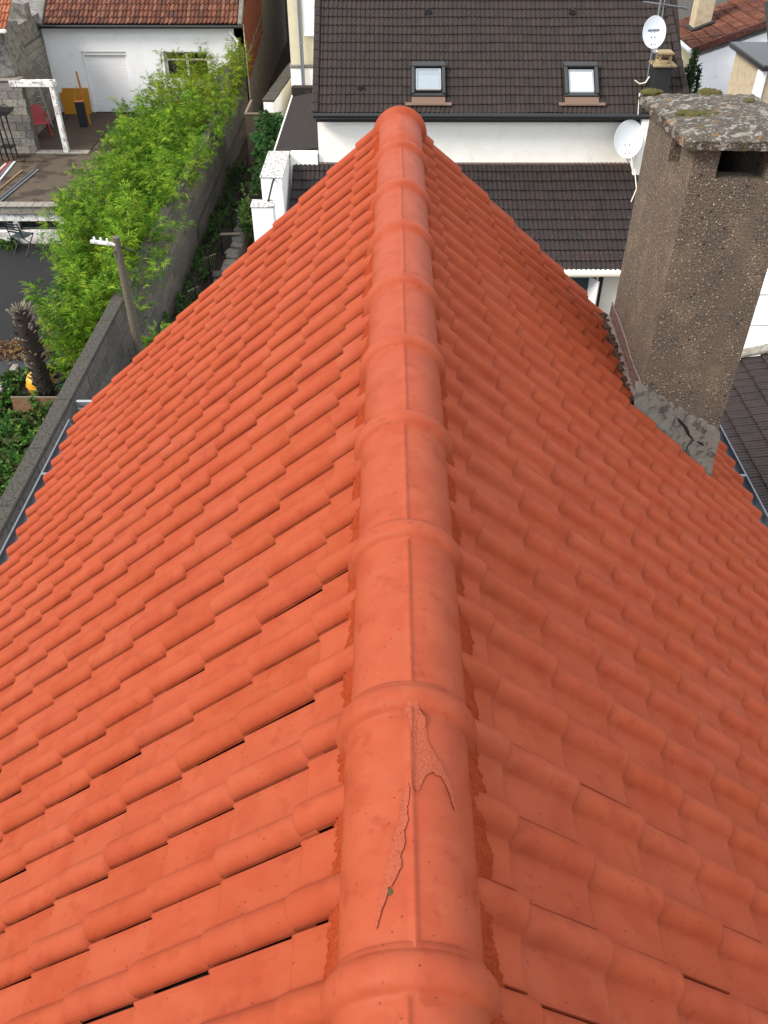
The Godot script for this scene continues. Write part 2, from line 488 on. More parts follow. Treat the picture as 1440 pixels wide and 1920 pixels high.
# a roof tile: u across (x), n up (y), v down the slope (z); the lower edge lies at z = 0
func tile_mesh(profile: Array, length: float, thick: float, nose := 0.006, seed_ := 0, wob := 0.0, front := 0.0) -> ArrayMesh:
	front = maxf(front, thick)
	var st := begin()
	var r := RandomNumberGenerator.new()
	r.seed = 100 + seed_
	var w := []
	for i in profile.size():
		w.append(r.randf_range(-wob, wob))
	var rows := [[-length, 0.0, 0.0], [-length * 0.5, 0.0, 0.0], [-nose * 2.0, 0.0, 0.6], [-nose * 0.6, -nose * 0.2, 1.0], [0.0, -nose * 0.8, 1.0]]
	st.set_smooth_group(1)
	for j in rows.size() - 1:
		for i in profile.size() - 1:
			var p := []
			for k in [[i, j], [i + 1, j], [i + 1, j + 1], [i, j + 1]]:
				var q: Vector2 = profile[k[0]]
				var row: Array = rows[k[1]]
				p.append(Vector3(q.x, q.y + row[1], row[0] + w[k[0]] * row[2]))
			quad(st, p[0], p[1], p[2], p[3])
	st.set_smooth_group(-1)
	for i in profile.size() - 1:
		var a: Vector2 = profile[i]
		var b: Vector2 = profile[i + 1]
		var a0 := Vector3(a.x, a.y - nose * 0.8, w[i])
		var b0 := Vector3(b.x, b.y - nose * 0.8, w[i + 1])
		quad(st, a0, b0, b0 + Vector3(0, -front, -0.004), a0 + Vector3(0, -front, -0.004))
		# underside
		quad(st, a0 + Vector3(0, -thick, -0.004), b0 + Vector3(0, -thick, -0.004), Vector3(b.x, b.y - thick, -length), Vector3(a.x, a.y - thick, -length))
	for e in [0, profile.size() - 1]:
		var a: Vector2 = profile[e]
		quad(st, Vector3(a.x, a.y, -length), Vector3(a.x, a.y - nose * 0.8, w[e]), Vector3(a.x, a.y - nose * 0.8 - thick, w[e]), Vector3(a.x, a.y - thick, -length))
	return finish(st)

# ---------------------------------------------------------------- the orange house
const APEX := Vector2(0.05, 6.902)
const PITCH := 0.7366          # 42.2 degrees
const COURSE := 0.2015         # level run of a course
const TILE_W := 0.2048
const VERGE_Z := -5.91
const RIDGE_STEP := 0.5635

func orange_tile(sd: int) -> ArrayMesh:
	var p := [Vector2(0.004, -0.004), Vector2(0.0045, 0.005), Vector2(0.010, 0.0055), Vector2(0.0125, 0.0005), Vector2(0.016, 0.0), Vector2(0.060, 0.0), Vector2(0.104, 0.0), Vector2(0.111, 0.002), Vector2(0.116, 0.008), Vector2(0.122, 0.0185), Vector2(0.131, 0.0295), Vector2(0.143, 0.0375), Vector2(0.157, 0.041), Vector2(0.171, 0.0395), Vector2(0.184, 0.033), Vector2(0.194, 0.0235), Vector2(0.1985, 0.0125), Vector2(0.1995, 0.0065)]
	return tile_mesh(p, 0.325, 0.0065, 0.006, sd, 0.0012, 0.016)

func slope_basis(side: float) -> Basis:
	var d := Vector3(side * cos(PITCH), -sin(PITCH), 0)
	var n := Vector3(side * sin(PITCH), cos(PITCH), 0)
	return Basis(n.cross(d), n, d)

func make_orange_house() -> void:
	var h := thing("orange_house", "house under the bright orange painted tile roof seen along its ridge", "house", Vector3(0.05, 0, -2.0))
	var inv := h.transform.affine_inverse()
	# walls and gables under the roof
	var eave := 2.62
	var ey := APEX.y - 0.907 * eave
	var prof := PackedVector2Array([Vector2(-2.35, 0), Vector2(2.35, 0), Vector2(2.35, ey + 0.13), Vector2(0, APEX.y - 0.13), Vector2(-2.35, ey + 0.13)])
	part(h, "wall", prism(prof, 8.6), M.white, inv * T(Vector3(0.05, 0, 2.8)))
	for side in [-1.0, 1.0]:
		var st := begin()
		var b := slope_basis(side)
		add_box(st, Vector3(APEX.x, APEX.y, -1.5) + b * Vector3(0, -0.075, 1.78), Vector3(8.75, 0.04, 3.48), 0.0, b)
		part(h, "roof_deck", finish(st), M.deck, inv)
	# tiles
	var meshes := []
	for k in 4:
		meshes.append(orange_tile(k))
	var spots := []
	for side in [-1.0, 1.0]:
		var b := slope_basis(side)
		for i in 13:
			for j in range(0, 37):
				var x: float
				var y: float
				var z: float
				if side < 0:
					x = -0.193 - COURSE * i
					y = 6.68 - 0.907 * COURSE * i
					z = VERGE_Z + TILE_W * j - TILE_W
				else:
					x = 0.2815 + COURSE * i
					y = 6.693 - 0.907 * COURSE * i
					z = -5.894 + TILE_W * j + 0.112
				if side < 0 and j == 0:
					continue
				# the chimney stands here
				if side > 0 and x > 1.72 and x - 0.2 < 2.2 and z - 0.2 > -5.85 and z - 0.2 < -4.72 and x < 2.35:
					if z < -4.9 and x < 2.3:
						continue
				var t := Transform3D(b, Vector3(x, y, z))
				t = t.rotated_local(Vector3.RIGHT, -0.072 + rng.randf_range(-0.008, 0.008))
				t = t.rotated_local(Vector3.UP, rng.randf_range(-0.008, 0.008))
				t = t.rotated_local(Vector3.BACK, rng.randf_range(-0.01, 0.01))
				t.origin += b * Vector3(rng.randf_range(-0.002, 0.002), rng.randf_range(-0.001, 0.003), rng.randf_range(-0.005, 0.005))
				spots.append(inv * t)
	lay(h, "roof_tile", "roof_tiles_farther_off", meshes, M.paint, spots, 300)
	# verge tiles: a roll with a skirt at the gable end
	var vp := []
	for k in 10:
		var a := PI * k / 9.0
		vp.append(Vector2(0.098 - 0.044 * cos(a), 0.012 + 0.032 * sin(a)))
	vp.push_front(Vector2(0.053, -0.07))
	vp.append(Vector2(0.1425, 0.008))
	var verge := tile_mesh(vp, 0.32, 0.01, 0.007, 9, 0.001)
	for side in [-1.0, 1.0]:
		var b := slope_basis(side)
		if side > 0:
			var vp2 := []
			for q in vp:
				vp2.push_front(Vector2(0.2 - q.x, q.y))
			verge = tile_mesh(vp2, 0.32, 0.01, 0.007, 9, 0.001)
		for i in 13:
			if side > 0 and i >= 7 and i <= 9:
				continue
			var o := Vector3(-0.193 - COURSE * i, 6.68 - 0.907 * COURSE * i, VERGE_Z - 0.143) if side < 0 else Vector3(0.2815 + COURSE * i, 6.693 - 0.907 * COURSE * i, VERGE_Z + 0.025)
			var t := Transform3D(b, o).rotated_local(Vector3.RIGHT, -0.072)
			t.origin += b * Vector3(rng.randf_range(-0.003, 0.003), 0.003, rng.randf_range(-0.006, 0.006))
			part(h, "verge_tile", verge, M.paint[i % 5], inv * t)
	# ridge tiles and their mortar bed
	var collars := [0.53, -0.04, -0.61, -1.19, -1.77, -2.32, -2.84, -3.37, -3.96, -4.53, -5.19, -5.86]
	for q in collars.size():
		var k := q - 2
		var z: float = collars[q]
		var length: float = (collars[q - 1] - z if q > 0 else 0.57) - 0.012
		var t := T(Vector3(0.042 + 0.006 * absf(z) + rng.randf_range(-0.003, 0.003), 6.802 + rng.randf_range(-0.002, 0.003), z), rng.randf_range(-0.008, 0.008))
		t = t.rotated_local(Vector3.BACK, rng.randf_range(-0.02, 0.02) + (0.06 if k == 0 else (-0.02 if k == 1 else 0.0)))
		var o := part(h, "ridge_tile", ridge_mesh(length) if k < 9 else ridge_end_mesh(length), M.paint_ridge, inv * t)
		if k == 1:
			for m in ridge_patches():
				part(o, "mortar_patch", m, M.paint_patch)
			part(o, "mortar_patch", ridge_crumbs(), M.paint_patch)
			part(o, "lichen_spot", lathe([Vector2(0.0, 0.0002), Vector2(0.003, 0.0004), Vector2(0.006, 0.0002), Vector2(0.007, -0.002)], 9), M.moss, Transform3D(Basis(Vector3.BACK, 0.33), Vector3(-sin(0.33) * 0.1425, cos(0.33) * 0.1425, 0.437)))
	for side in [-1.0, 1.0]:
		part(h, "mortar_bed", mortar_mesh(side), M.paint_mortar, inv)
	# gutters
	for side in [-1.0, 1.0]:
		var st := begin()
		st.set_smooth_group(1)
		var gx: float = 0.05 + side * (eave + 0.045)
		var gy := ey - 0.035
		var rr := 0.062
		var prev := []
		for k in 11:
			var a := PI * k / 10.0
			prev.append(Vector2(gx - rr * cos(a), gy - rr * sin(a)))
		for k in 10:
			quad(st, Vector3(prev[k].x, prev[k].y, -5.95), Vector3(prev[k].x, prev[k].y, 2.8), Vector3(prev[k + 1].x, prev[k + 1].y, 2.8), Vector3(prev[k + 1].x, prev[k + 1].y, -5.95))
		add_tube(st, [Vector3(gx + side * rr, gy, -5.95), Vector3(gx + side * rr, gy, 2.8)], [0.009], 8)
		var g := part(h, "gutter", finish(st), M.zinc, inv)
		for k in 5:
			part(g, "bracket", box(Vector3(0.13, 0.012, 0.025), 0.002), M.zinc, T(Vector3(gx, gy + 0.006, -5.2 + 1.4 * k)))
		part(h, "fascia", box(Vector3(0.03, 0.14, 8.7), 0.004), M.deck if side < 0 else M.white_plastic, inv * T(Vector3(gx - side * 0.09, gy - 0.06, -1.55)))
	make_chimney(h, inv)

func ridge_r(a: float, zl: float, r: float, rib: float) -> float:
	return r + rib * 0.0065 * exp(-pow(a / 0.055, 2.0))

# half-round ridge tile; the collar sits at z = 0, the body runs towards +z
func ridge_mesh(length: float) -> ArrayMesh:
	var st := begin()
	st.set_smooth_group(1)
	var rows := [[-0.052, 0.1395, 0.0], [-0.050, 0.1450, 0.0], [-0.040, 0.1456, 0.0], [-0.036, 0.1490, 0.0], [-0.031, 0.1560, 0.0], [-0.022, 0.1630, 0.0], [-0.008, 0.1668, 0.0], [0.008, 0.1664, 0.0], [0.021, 0.1618, 0.0], [0.029, 0.1545, 0.0], [0.033, 0.1465, 0.0], [0.037, 0.1425, 0.3], [0.046, 0.1416, 1.0], [0.10, 0.1414, 1.0], [0.3, 0.1408, 1.0], [length * 0.85, 0.1400, 1.0], [length, 0.1396, 1.0], [length + 0.004, 0.131, 1.0]]
	var angs := []
	for k in 31:
		angs.append(lerpf(-1.83, 1.83, k / 30.0))
	for k in 12:
		angs.append((k - 5.5) * 0.021)
	angs.sort()
	for j in rows.size() - 1:
		for i in angs.size() - 1:
			var p := []
			for k in [[i, j], [i, j + 1], [i + 1, j + 1], [i + 1, j]]:
				var a: float = angs[k[0]]
				var row: Array = rows[k[1]]
				var r := ridge_r(a, row[0], row[1], row[2])
				p.append(Vector3(sin(a) * r, cos(a) * r, row[0]))
			quad(st, p[0], p[1], p[2], p[3])
	return finish(st)

func ridge_end_mesh(length: float) -> ArrayMesh:
	var st := begin()
	st.set_smooth_group(1)
	var rows := [[-0.05, 0.0], [-0.05, 0.1588], [-0.045, 0.1684], [-0.03, 0.1702], [-0.014, 0.1683], [-0.008, 0.1605], [-0.004, 0.1770], [0.006, 0.1694], [0.012, 0.1651], [0.018, 0.1459], [0.03, 0.1416], [0.3, 0.1406], [length, 0.1396], [length + 0.004, 0.131]]
	for j in rows.size() - 1:
		for i in 30:
			var p := []
			for k in [[i, j], [i, j + 1], [i + 1, j + 1], [i + 1, j]]:
				var a: float = lerpf(-1.9, 1.9, k[0] / 30.0)
				var r: float = rows[k[1]][1]
				if rows[k[1]][0] > 0.02:
					r = ridge_r(a, 0, r, 1.0)
				p.append(Vector3(sin(a) * r, cos(a) * r, rows[k[1]][0]))
			quad(st, p[0], p[1], p[2], p[3])
	return finish(st)

# thin smears of repair mortar on the second ridge tile, outlines as (angle, z)
func ridge_patches() -> Array:
	var outlines := [
		[[-0.10, 0.03], [0.0, 0.025], [0.14, 0.032], [0.24, 0.06], [0.27, 0.11], [0.36, 0.135], [0.52, 0.17], [0.64, 0.205], [0.70, 0.25], [0.66, 0.255], [0.58, 0.215], [0.46, 0.19], [0.33, 0.183], [0.22, 0.19], [0.15, 0.215], [0.08, 0.235], [0.02, 0.22], [0.0, 0.16], [0.015, 0.1], [-0.04, 0.05]],
		[[-0.06, 0.21], [-0.03, 0.225], [-0.07, 0.27], [-0.06, 0.30], [-0.12, 0.32], [-0.10, 0.345], [-0.17, 0.37], [-0.16, 0.39], [-0.25, 0.42], [-0.33, 0.43], [-0.42, 0.47], [-0.52, 0.505], [-0.47, 0.455], [-0.38, 0.415], [-0.35, 0.38], [-0.28, 0.345], [-0.24, 0.315], [-0.19, 0.305], [-0.16, 0.26]],
	]
	var out := []
	for l in outlines:
		var fine := PackedVector2Array()
		for i in l.size():
			var a := Vector2(l[i][0], l[i][1])
			var b := Vector2(l[(i + 1) % l.size()][0], l[(i + 1) % l.size()][1])
			for k in 4:
				var q := a.lerp(b, k / 4.0)
				fine.append(q + Vector2(rng.randf_range(-0.010, 0.010), rng.randf_range(-0.003, 0.003)))
		# cut into a grid of cells so that the smear follows the curve
		var st := begin()
		st.set_smooth_group(-1)
		for ia in 34:
			for iz in 18:
				var a0 := -0.62 + ia * 0.04
				var z0 := 0.02 + iz * 0.03
				var cell := PackedVector2Array([Vector2(a0, z0), Vector2(a0 + 0.04, z0), Vector2(a0 + 0.04, z0 + 0.03), Vector2(a0, z0 + 0.03)])
				for poly in Geometry2D.intersect_polygons(fine, cell):
					var tr := Geometry2D.triangulate_polygon(poly)
					for k in range(0, tr.size(), 3):
						var pp := []
						for q in 3:
							var v := poly[tr[k + q]]
							var rad := ridge_r(v.x, 0, 0.1433 if v.y > 0.055 else 0.152, 1.0) + 0.0006
							pp.append(Vector3(sin(v.x) * rad, cos(v.x) * rad, v.y))
						tri(st, pp[0], pp[2], pp[1])
		out.append(finish(st))
	return out

# the crumbled mortar on top of the collar
func ridge_crumbs() -> ArrayMesh:
	var st := begin()
	st.set_smooth_group(1)
	var n := FastNoiseLite.new()
	n.seed = 4
	n.frequency = 60.0
	for i in 10:
		for j in 8:
			var p := []
			for k in [[i, j], [i, j + 1], [i + 1, j + 1], [i + 1, j]]:
				var u: float = k[0] / 10.0
				var v: float = k[1] / 8.0
				var a := lerpf(-0.09, 0.17, u)
				var z := lerpf(-0.045, 0.05, v)
				var edge := minf(minf(u, 1 - u), minf(v, 1 - v)) * 5.0
				var r := 0.1613 - 40.0 * maxf(0.0, absf(z) - 0.005) * maxf(0.0, absf(z) - 0.005) * 0.25 + clampf(edge, 0, 1) * (0.003 + 0.003 * n.get_noise_2d(a * 0.15, z)) - (1.0 - clampf(edge, 0, 1)) * 0.006
				p.append(Vector3(sin(a) * r, cos(a) * r, z))
			quad(st, p[0], p[1], p[2], p[3])
	return finish(st)

# rough mortar under the edges of the ridge tiles
func mortar_mesh(side: float) -> ArrayMesh:
	var st := begin()
	st.set_smooth_group(1)
	var n := FastNoiseLite.new()
	n.seed = 12 + int(side)
	n.frequency = 22.0
	n.fractal_octaves = 3
	var nz := 1400
	var grid := []
	for j in nz + 1:
		var z := lerpf(-5.92, 1.2, float(j) / nz)
		var row := []
		for i in 6:
			var u := i / 5.0
			var dx := 0.110 + 0.058 * u
			var y := 6.84 - 0.05 * u * u - 0.045 * u
			var bump := n.get_noise_2d(z * 2.0, u * 0.5 + side) * 0.011 + n.get_noise_2d(z * 0.25 + 40.0, side * 3.0) * 0.014
			row.append(Vector3(0.057 + side * (dx + bump), y + bump * 0.5, z))
		grid.append(row)
	for j in nz:
		for i in 5:
			if side > 0:
				quad(st, grid[j][i], grid[j][i + 1], grid[j + 1][i + 1], grid[j + 1][i])
			else:
				quad(st, grid[j][i], grid[j + 1][i], grid[j + 1][i + 1], grid[j][i + 1])
	return finish(st)

func make_chimney(h: Node3D, inv: Transform3D) -> void:
	# turned a little against the ridge; local x runs along the near face, local -z along the left face
	var ch := group_part(h, "chimney", inv * Vector3(1.625, 0, -4.66))
	ch.rotation.y = deg_to_rad(-2.6)
	ch.set_meta("label", "tall grey roughcast chimney with a lichen-covered slab on top")
	var w := 0.56
	var d := 1.12
	var top := 7.09
	var shaft := group_part(ch, "shaft")
	var foot := 4.6
	# openings: near face and left face, just under the slab
	var near_open := Rect2(0.135, 6.93, 0.25, 0.16)
	var pieces := [
		# near wall around its opening
		[Vector3(0, foot, -0.12), Vector3(w, 6.93, 0)],
		[Vector3(0, 6.93, -0.12), Vector3(0.135, top, 0)],
		[Vector3(0.40, 6.93, -0.12), Vector3(w, top, 0)],
		# left wall around its opening
		[Vector3(0, foot, -d), Vector3(0.12, 6.86, -0.12)],
		[Vector3(0, 6.86, -0.26), Vector3(0.12, top, -0.12)],
		[Vector3(0, 6.86, -d), Vector3(0.12, top - 0.085, -0.50)],
		# far and right walls
		[Vector3(0.12, foot, -d), Vector3(w, top - 0.085, -d + 0.12)],
		[Vector3(w - 0.12, foot, -d + 0.12), Vector3(w, top - 0.075, -0.12)],
	]
	var st := begin()
	for p in pieces:
		var a: Vector3 = p[0]
		var b: Vector3 = p[1]
		add_box(st, (a + b) * 0.5, (b - a).abs())
	part(shaft, "roughcast", finish(st), M.rough)
	part(shaft, "flue", span(Vector3(0.12, 6.5, -d + 0.12), Vector3(w - 0.12, 6.52, -0.12)), M.tar)
	# cap slab, with worn edges
	var n := FastNoiseLite.new()
	n.seed = 77
	n.frequency = 6.0
	n.fractal_octaves = 4
	var stp := begin()
	stp.set_smooth_group(1)
	var nx := 26
	var nz := 34
	var x0 := -0.075
	var x1 := w + 0.09
	var z0 := 0.07
	var z1 := -d - 0.08
	var up := []
	var dn := []
	for i in nx + 1:
		var cu := []
		var cd := []
		for j in nz + 1:
			var x := lerpf(x0, x1, float(i) / nx)
			var z := lerpf(z0, z1, float(j) / nz)
			var e := minf(minf(x - x0, x1 - x), minf(z0 - z, z - z1))
			var y := top - 0.08 * (-z / d) + 0.058 + 0.02 * clampf(e / 0.25, 0, 1) + n.get_noise_2d(x * 2, z * 2) * 0.012 - (0.010 if e < 0.004 else 0.0)
			var jx := n.get_noise_2d(z * 3, 9.0) * 0.022 if i == 0 or i == nx else 0.0
			var jz := n.get_noise_2d(x * 3, 19.0) * 0.022 if j == 0 or j == nz else 0.0
			cu.append(Vector3(x + jx, y, z + jz))
			cd.append(Vector3(x + jx * 0.6, top - 0.08 * (-z / d) + 0.004 + n.get_noise_2d(x * 3, z * 3 + 5) * 0.005, z + jz * 0.6))
		up.append(cu)
		dn.append(cd)
	for i in nx:
		for j in nz:
			quad(stp, up[i][j], up[i][j + 1], up[i + 1][j + 1], up[i + 1][j])
			quad(stp, dn[i][j], dn[i + 1][j], dn[i + 1][j + 1], dn[i][j + 1])
	stp.set_smooth_group(2)
	for j in nz:
		quad(stp, up[0][j], dn[0][j], dn[0][j + 1], up[0][j + 1])
		quad(stp, up[nx][j], up[nx][j + 1], dn[nx][j + 1], dn[nx][j])
	for i in nx:
		quad(stp, up[i][0], up[i + 1][0], dn[i + 1][0], dn[i][0])
		quad(stp, up[i][nz], dn[i][nz], dn[i + 1][nz], up[i + 1][nz])
	part(ch, "cap_slab", finish(stp), M.lichen)
	for c in [[0.03, -0.50, 0.036], [0.075, -0.46, 0.034], [0.085, -0.53, 0.032], [0.125, -0.48, 0.03], [0.16, -0.44, 0.026], [0.17, -0.52, 0.03], [0.205, -0.49, 0.026], [0.12, -0.55, 0.026], [-0.03, -1.12, 0.05], [0.02, -1.14, 0.035], [0.33, -1.15, 0.05], [0.38, -1.14, 0.04], [0.52, -0.9, 0.03]]:
		part(ch, "moss", moss_mesh(c[2], int(c[0] * 1000)), M.moss, T(Vector3(c[0], top + 0.068 + 0.08 * c[1] / d, c[1])))
	# mortar fillet at the foot of the near face, with an old crack filled with tar
	var roof := func(x: float) -> float: return 6.947 - 0.907 * (x + 1.625) + 0.0
	var fs := begin()
	fs.set_smooth_group(1)
	var rows := []
	for k in 25:
		var x := lerpf(-0.05, w + 0.02, k / 24.0)
		var yb: float = roof.call(x)
		var hgt := lerpf(0.14, 0.32, clampf(x / w, 0, 1)) + n.get_noise_2d(x * 4, 3.0) * 0.05
		var z_off := n.get_noise_2d(x * 6, 8.0) * 0.01
		rows.append([Vector3(x, yb + hgt + 0.03, 0.003), Vector3(x, yb + hgt, 0.02 + z_off), Vector3(x, yb + 0.12, 0.032 + z_off), Vector3(x, yb + 0.055, 0.055 + z_off), Vector3(x, yb + 0.0, 0.11 + z_off * 3), Vector3(x, yb - 0.06, 0.115 + z_off * 3)])
	for k in 24:
		for i in 5:
			quad(fs, rows[k][i], rows[k + 1][i], rows[k + 1][i + 1], rows[k][i + 1])
	part(ch, "mortar_fillet", finish(fs), M.fillet)
	var cr := []
	var rad := []
	for k in 14:
		var t := k / 13.0
		var x := lerpf(0.22, w - 0.01, t)
		var y: float = roof.call(x) + lerpf(0.17, 0.15, t) + sin(t * 9.0) * 0.015
		cr.append(Vector3(x + rng.randf_range(-0.006, 0.006), y + rng.randf_range(-0.008, 0.008), 0.022))
		rad.append(0.003 + 0.008 * sin(PI * clampf(t * 1.1, 0, 1)) + rng.randf_range(0, 0.003))
	part(ch, "tar_filled_crack", tube(cr, rad, 7), M.tar)
	var cr2 := [cr[7], Vector3(0.40, roof.call(0.40) + 0.14, 0.03), Vector3(0.37, roof.call(0.37) + 0.07, 0.05), Vector3(0.36, roof.call(0.36) + 0.02, 0.08)]
	part(ch, "tar_filled_crack", tube(cr2, [0.008, 0.006, 0.005, 0.003], 7), M.tar)
	# lead flashing up the left face, rusty gap beside it
	var ls := begin()
	ls.set_smooth_group(-1)
	var fl := []
	for k in 13:
		var z := lerpf(0.0, -d - 0.04, k / 12.0)
		var yb: float = roof.call(-0.02)
		var jt := rng.randf_range(-0.01, 0.01)
		fl.append([Vector3(-0.004, yb + 0.15 + jt, z), Vector3(-0.012, yb + 0.145 + jt, z), Vector3(-0.014, yb + 0.05, z), Vector3(-0.045 + jt, yb + 0.045, z), Vector3(-0.052 + jt, yb + 0.02, z)])
	for k in 12:
		for i in 4:
			quad(ls, fl[k][i], fl[k][i + 1], fl[k + 1][i + 1], fl[k + 1][i])
	part(ch, "lead_flashing", finish(ls), M.lead)
	var rs := begin()
	for k in 30:
		var z := lerpf(0.0, -d - 0.02, k / 29.0)
		add_box(rs, Vector3(-0.055 + rng.randf_range(-0.02, 0.01), roof.call(-0.05) + 0.0, z), Vector3(0.06, 0.05, 0.05) * rng.randf_range(0.6, 1.2), 0.01, Basis(Vector3(1, 1, 0).normalized(), rng.randf() * 3.0))
	part(ch, "crumbled_mortar", finish(rs), M.rust)

func moss_mesh(r: float, sd: int) -> ArrayMesh:
	var st := begin()
	st.set_smooth_group(1)
	var n := FastNoiseLite.new()
	n.seed = sd
	n.frequency = 9.0
	var g := []
	for i in 7:
		var row := []
		var a := PI * 0.5 * i / 6.0
		for k in 14:
			var b := TAU * k / 14.0
			var d := Vector3(cos(a) * cos(b) * 1.2, sin(a) * 0.55, cos(a) * sin(b) * 0.8)
			row.append(d * r * (1.0 + 0.5 * n.get_noise_3dv(d * 2.0 + Vector3(sd, 0, 0))))
		g.append(row)
	for i in 6:
		for k in 14:
			var k2 := (k + 1) % 14
			quad(st, g[i][k], g[i + 1][k], g[i + 1][k2], g[i][k2])
	return finish(st)

# ---------------------------------------------------------------- shared builders for the neighbours
# a brown tile with two rolls
func double_tile(w: float, length: float, hgt := 0.018, rolls := 2, flat := 0.45) -> ArrayMesh:
	var p := []
	var n := 5
	for k in rolls:
		var u0 := w * k / rolls
		var uw := w / rolls
		p.append(Vector2(u0 + 0.001, 0.0))
		p.append(Vector2(u0 + uw * flat, 0.0))
		for i in n:
			var a := PI * (i + 0.5) / n
			p.append(Vector2(u0 + uw * (flat + (1.0 - flat) * (0.5 - 0.5 * cos(a))), hgt * sin(a)))
	p.append(Vector2(w - 0.001, 0.0))
	return tile_mesh(p, length, 0.010, 0.004, rolls, 0.001, 0.02)

# spots for tiles on a plane: o lower left corner, across and down unit vectors, courses counted from the eave up
func roof_spots(o: Vector3, across: Vector3, down: Vector3, w: float, course: float, nx: int, ny: int, keep: Callable, wave := 0.0, jit := 0.003) -> Array:
	var out := []
	var n := across.cross(down) * -1.0
	n = down.cross(across)
	if n.y < 0:
		n = -n
	var b := Basis(n.cross(down), n, down)
	# keep x of the tile running along +across where it can
	for j in ny:
		for i in nx:
			if not keep.call(i, j):
				continue
			var p := o + across * (w * i) - down * (course * j)
			if b.x.dot(across) < 0:
				p += across * w
			p += n * (sin(i * 0.35 + j * 0.2) * wave + sin(i * 0.13 + 2.0) * wave) + down * (sin(i * 0.45 + j) * wave + rng.randf_range(-jit, jit)) + n * rng.randf_range(0, jit * 0.7)
			var t := Transform3D(b, p).rotated_local(Vector3.RIGHT, -0.105 + rng.randf_range(-0.01, 0.01))
			out.append(t.rotated_local(Vector3.UP, rng.randf_range(-0.01, 0.01)))
	return out

# courses of blocks on the face of a wall: p0 lower corner, along and out unit vectors
func blocks(parent: Node, called: String, p0: Vector3, along: Vector3, out: Vector3, length: float, height: float, bl: float, bh: float, mats: Array, depth := 0.03, gap := 0.012) -> void:
	var meshes := {}
	var b := Basis(along, Vector3.UP, out)
	var ny := int(round(height / bh))
	for j in ny:
		var x := -(bl * 0.5) * (j % 2)
		while x < length - 0.02:
			var a := maxf(x, 0.0)
			var e := minf(x + bl, length)
			x += bl
			if e - a < 0.05:
				continue
			var key := "%.2f" % (e - a)
			if not meshes.has(key):
				meshes[key] = box(Vector3(e - a - gap, bh - gap, depth), 0.005)
			var t := Transform3D(b, p0 + along * ((a + e) * 0.5) + Vector3.UP * ((j + 0.5) * bh) + out * (depth * 0.5 + rng.randf_range(-0.006, 0.004)))
			part(parent, called, meshes[key], mats[rng.randi() % mats.size()], t)

# leaves: one leaf along +z, folded along its middle
func add_leaf(st: SurfaceTool, at: Vector3, b: Basis, l: float, w: float, droop: float, c: Color) -> void:
	st.set_smooth_group(-1)
	st.set_color(c)
	var m := at + b * Vector3(0, 0.0, l * 0.4)
	var e := at + b * Vector3(0, -droop * l, l)
	var s1 := at + b * Vector3(w * 0.5, w * 0.18, l * 0.36)
	var s2 := at + b * Vector3(-w * 0.5, w * 0.18, l * 0.36)
	tri(st, at, s1, m); tri(st, m, s1, e); tri(st, at, m, s2); tri(st, m, e, s2)

func spray(sd: int, n: int, l: float, w: float, stem: float, cols: Array) -> ArrayMesh:
	var r := RandomNumberGenerator.new()
	r.seed = sd
	var st := begin()
	for i in n:
		var t := float(i) / n
		var yaw := (1.0 if i % 2 == 0 else -1.0) * r.randf_range(0.35, 1.0) * (1.0 - t * 0.7)
		var b := Basis(Vector3.UP, yaw) * Basis(Vector3.RIGHT, r.randf_range(-0.35, 0.55)) * Basis(Vector3.BACK, r.randf_range(-0.7, 0.7))
		add_leaf(st, Vector3(0, r.randf_range(-0.01, 0.01), stem * t), b, l * r.randf_range(0.75, 1.2), w * r.randf_range(0.8, 1.15), r.randf_range(0.1, 0.4), cols[r.randi() % cols.size()])
	return finish(st)

func scatter(parent: Node, called: String, mesh: Mesh, m: Material, spots: Array, cols: Array) -> MeshInstance3D:
	var kinds := []
	for c in cols:
		var arr := mesh.surface_get_arrays(0)
		var vc: PackedColorArray = arr[Mesh.ARRAY_COLOR]
		for i in vc.size():
			vc[i] = vc[i] * c
		arr[Mesh.ARRAY_COLOR] = vc
		var am := ArrayMesh.new()
		am.add_surface_from_arrays(Mesh.PRIMITIVE_TRIANGLES, arr)
		kinds.append(am)
	var st := begin()
	for t in spots:
		st.append_from(kinds[rng.randi() % kinds.size()], 0, t)
	return part(parent, called, st.commit(), m)

func rand_basis(dir: Vector3, s: float) -> Basis:
	var d := dir.normalized()
	var side := d.cross(Vector3.UP if absf(d.y) < 0.95 else Vector3.RIGHT).normalized()
	return (Basis(-side, d.cross(-side) * 1.0, d).orthonormalized() * Basis(Vector3.BACK, rng.randf_range(-0.8, 0.8))).scaled(Vector3.ONE * s)

func sphere_dir() -> Vector3:
	var a := rng.randf() * TAU
	var y := rng.randf_range(-1, 1)
	var k := sqrt(1.0 - y * y)
	return Vector3(k * cos(a), y, k * sin(a))

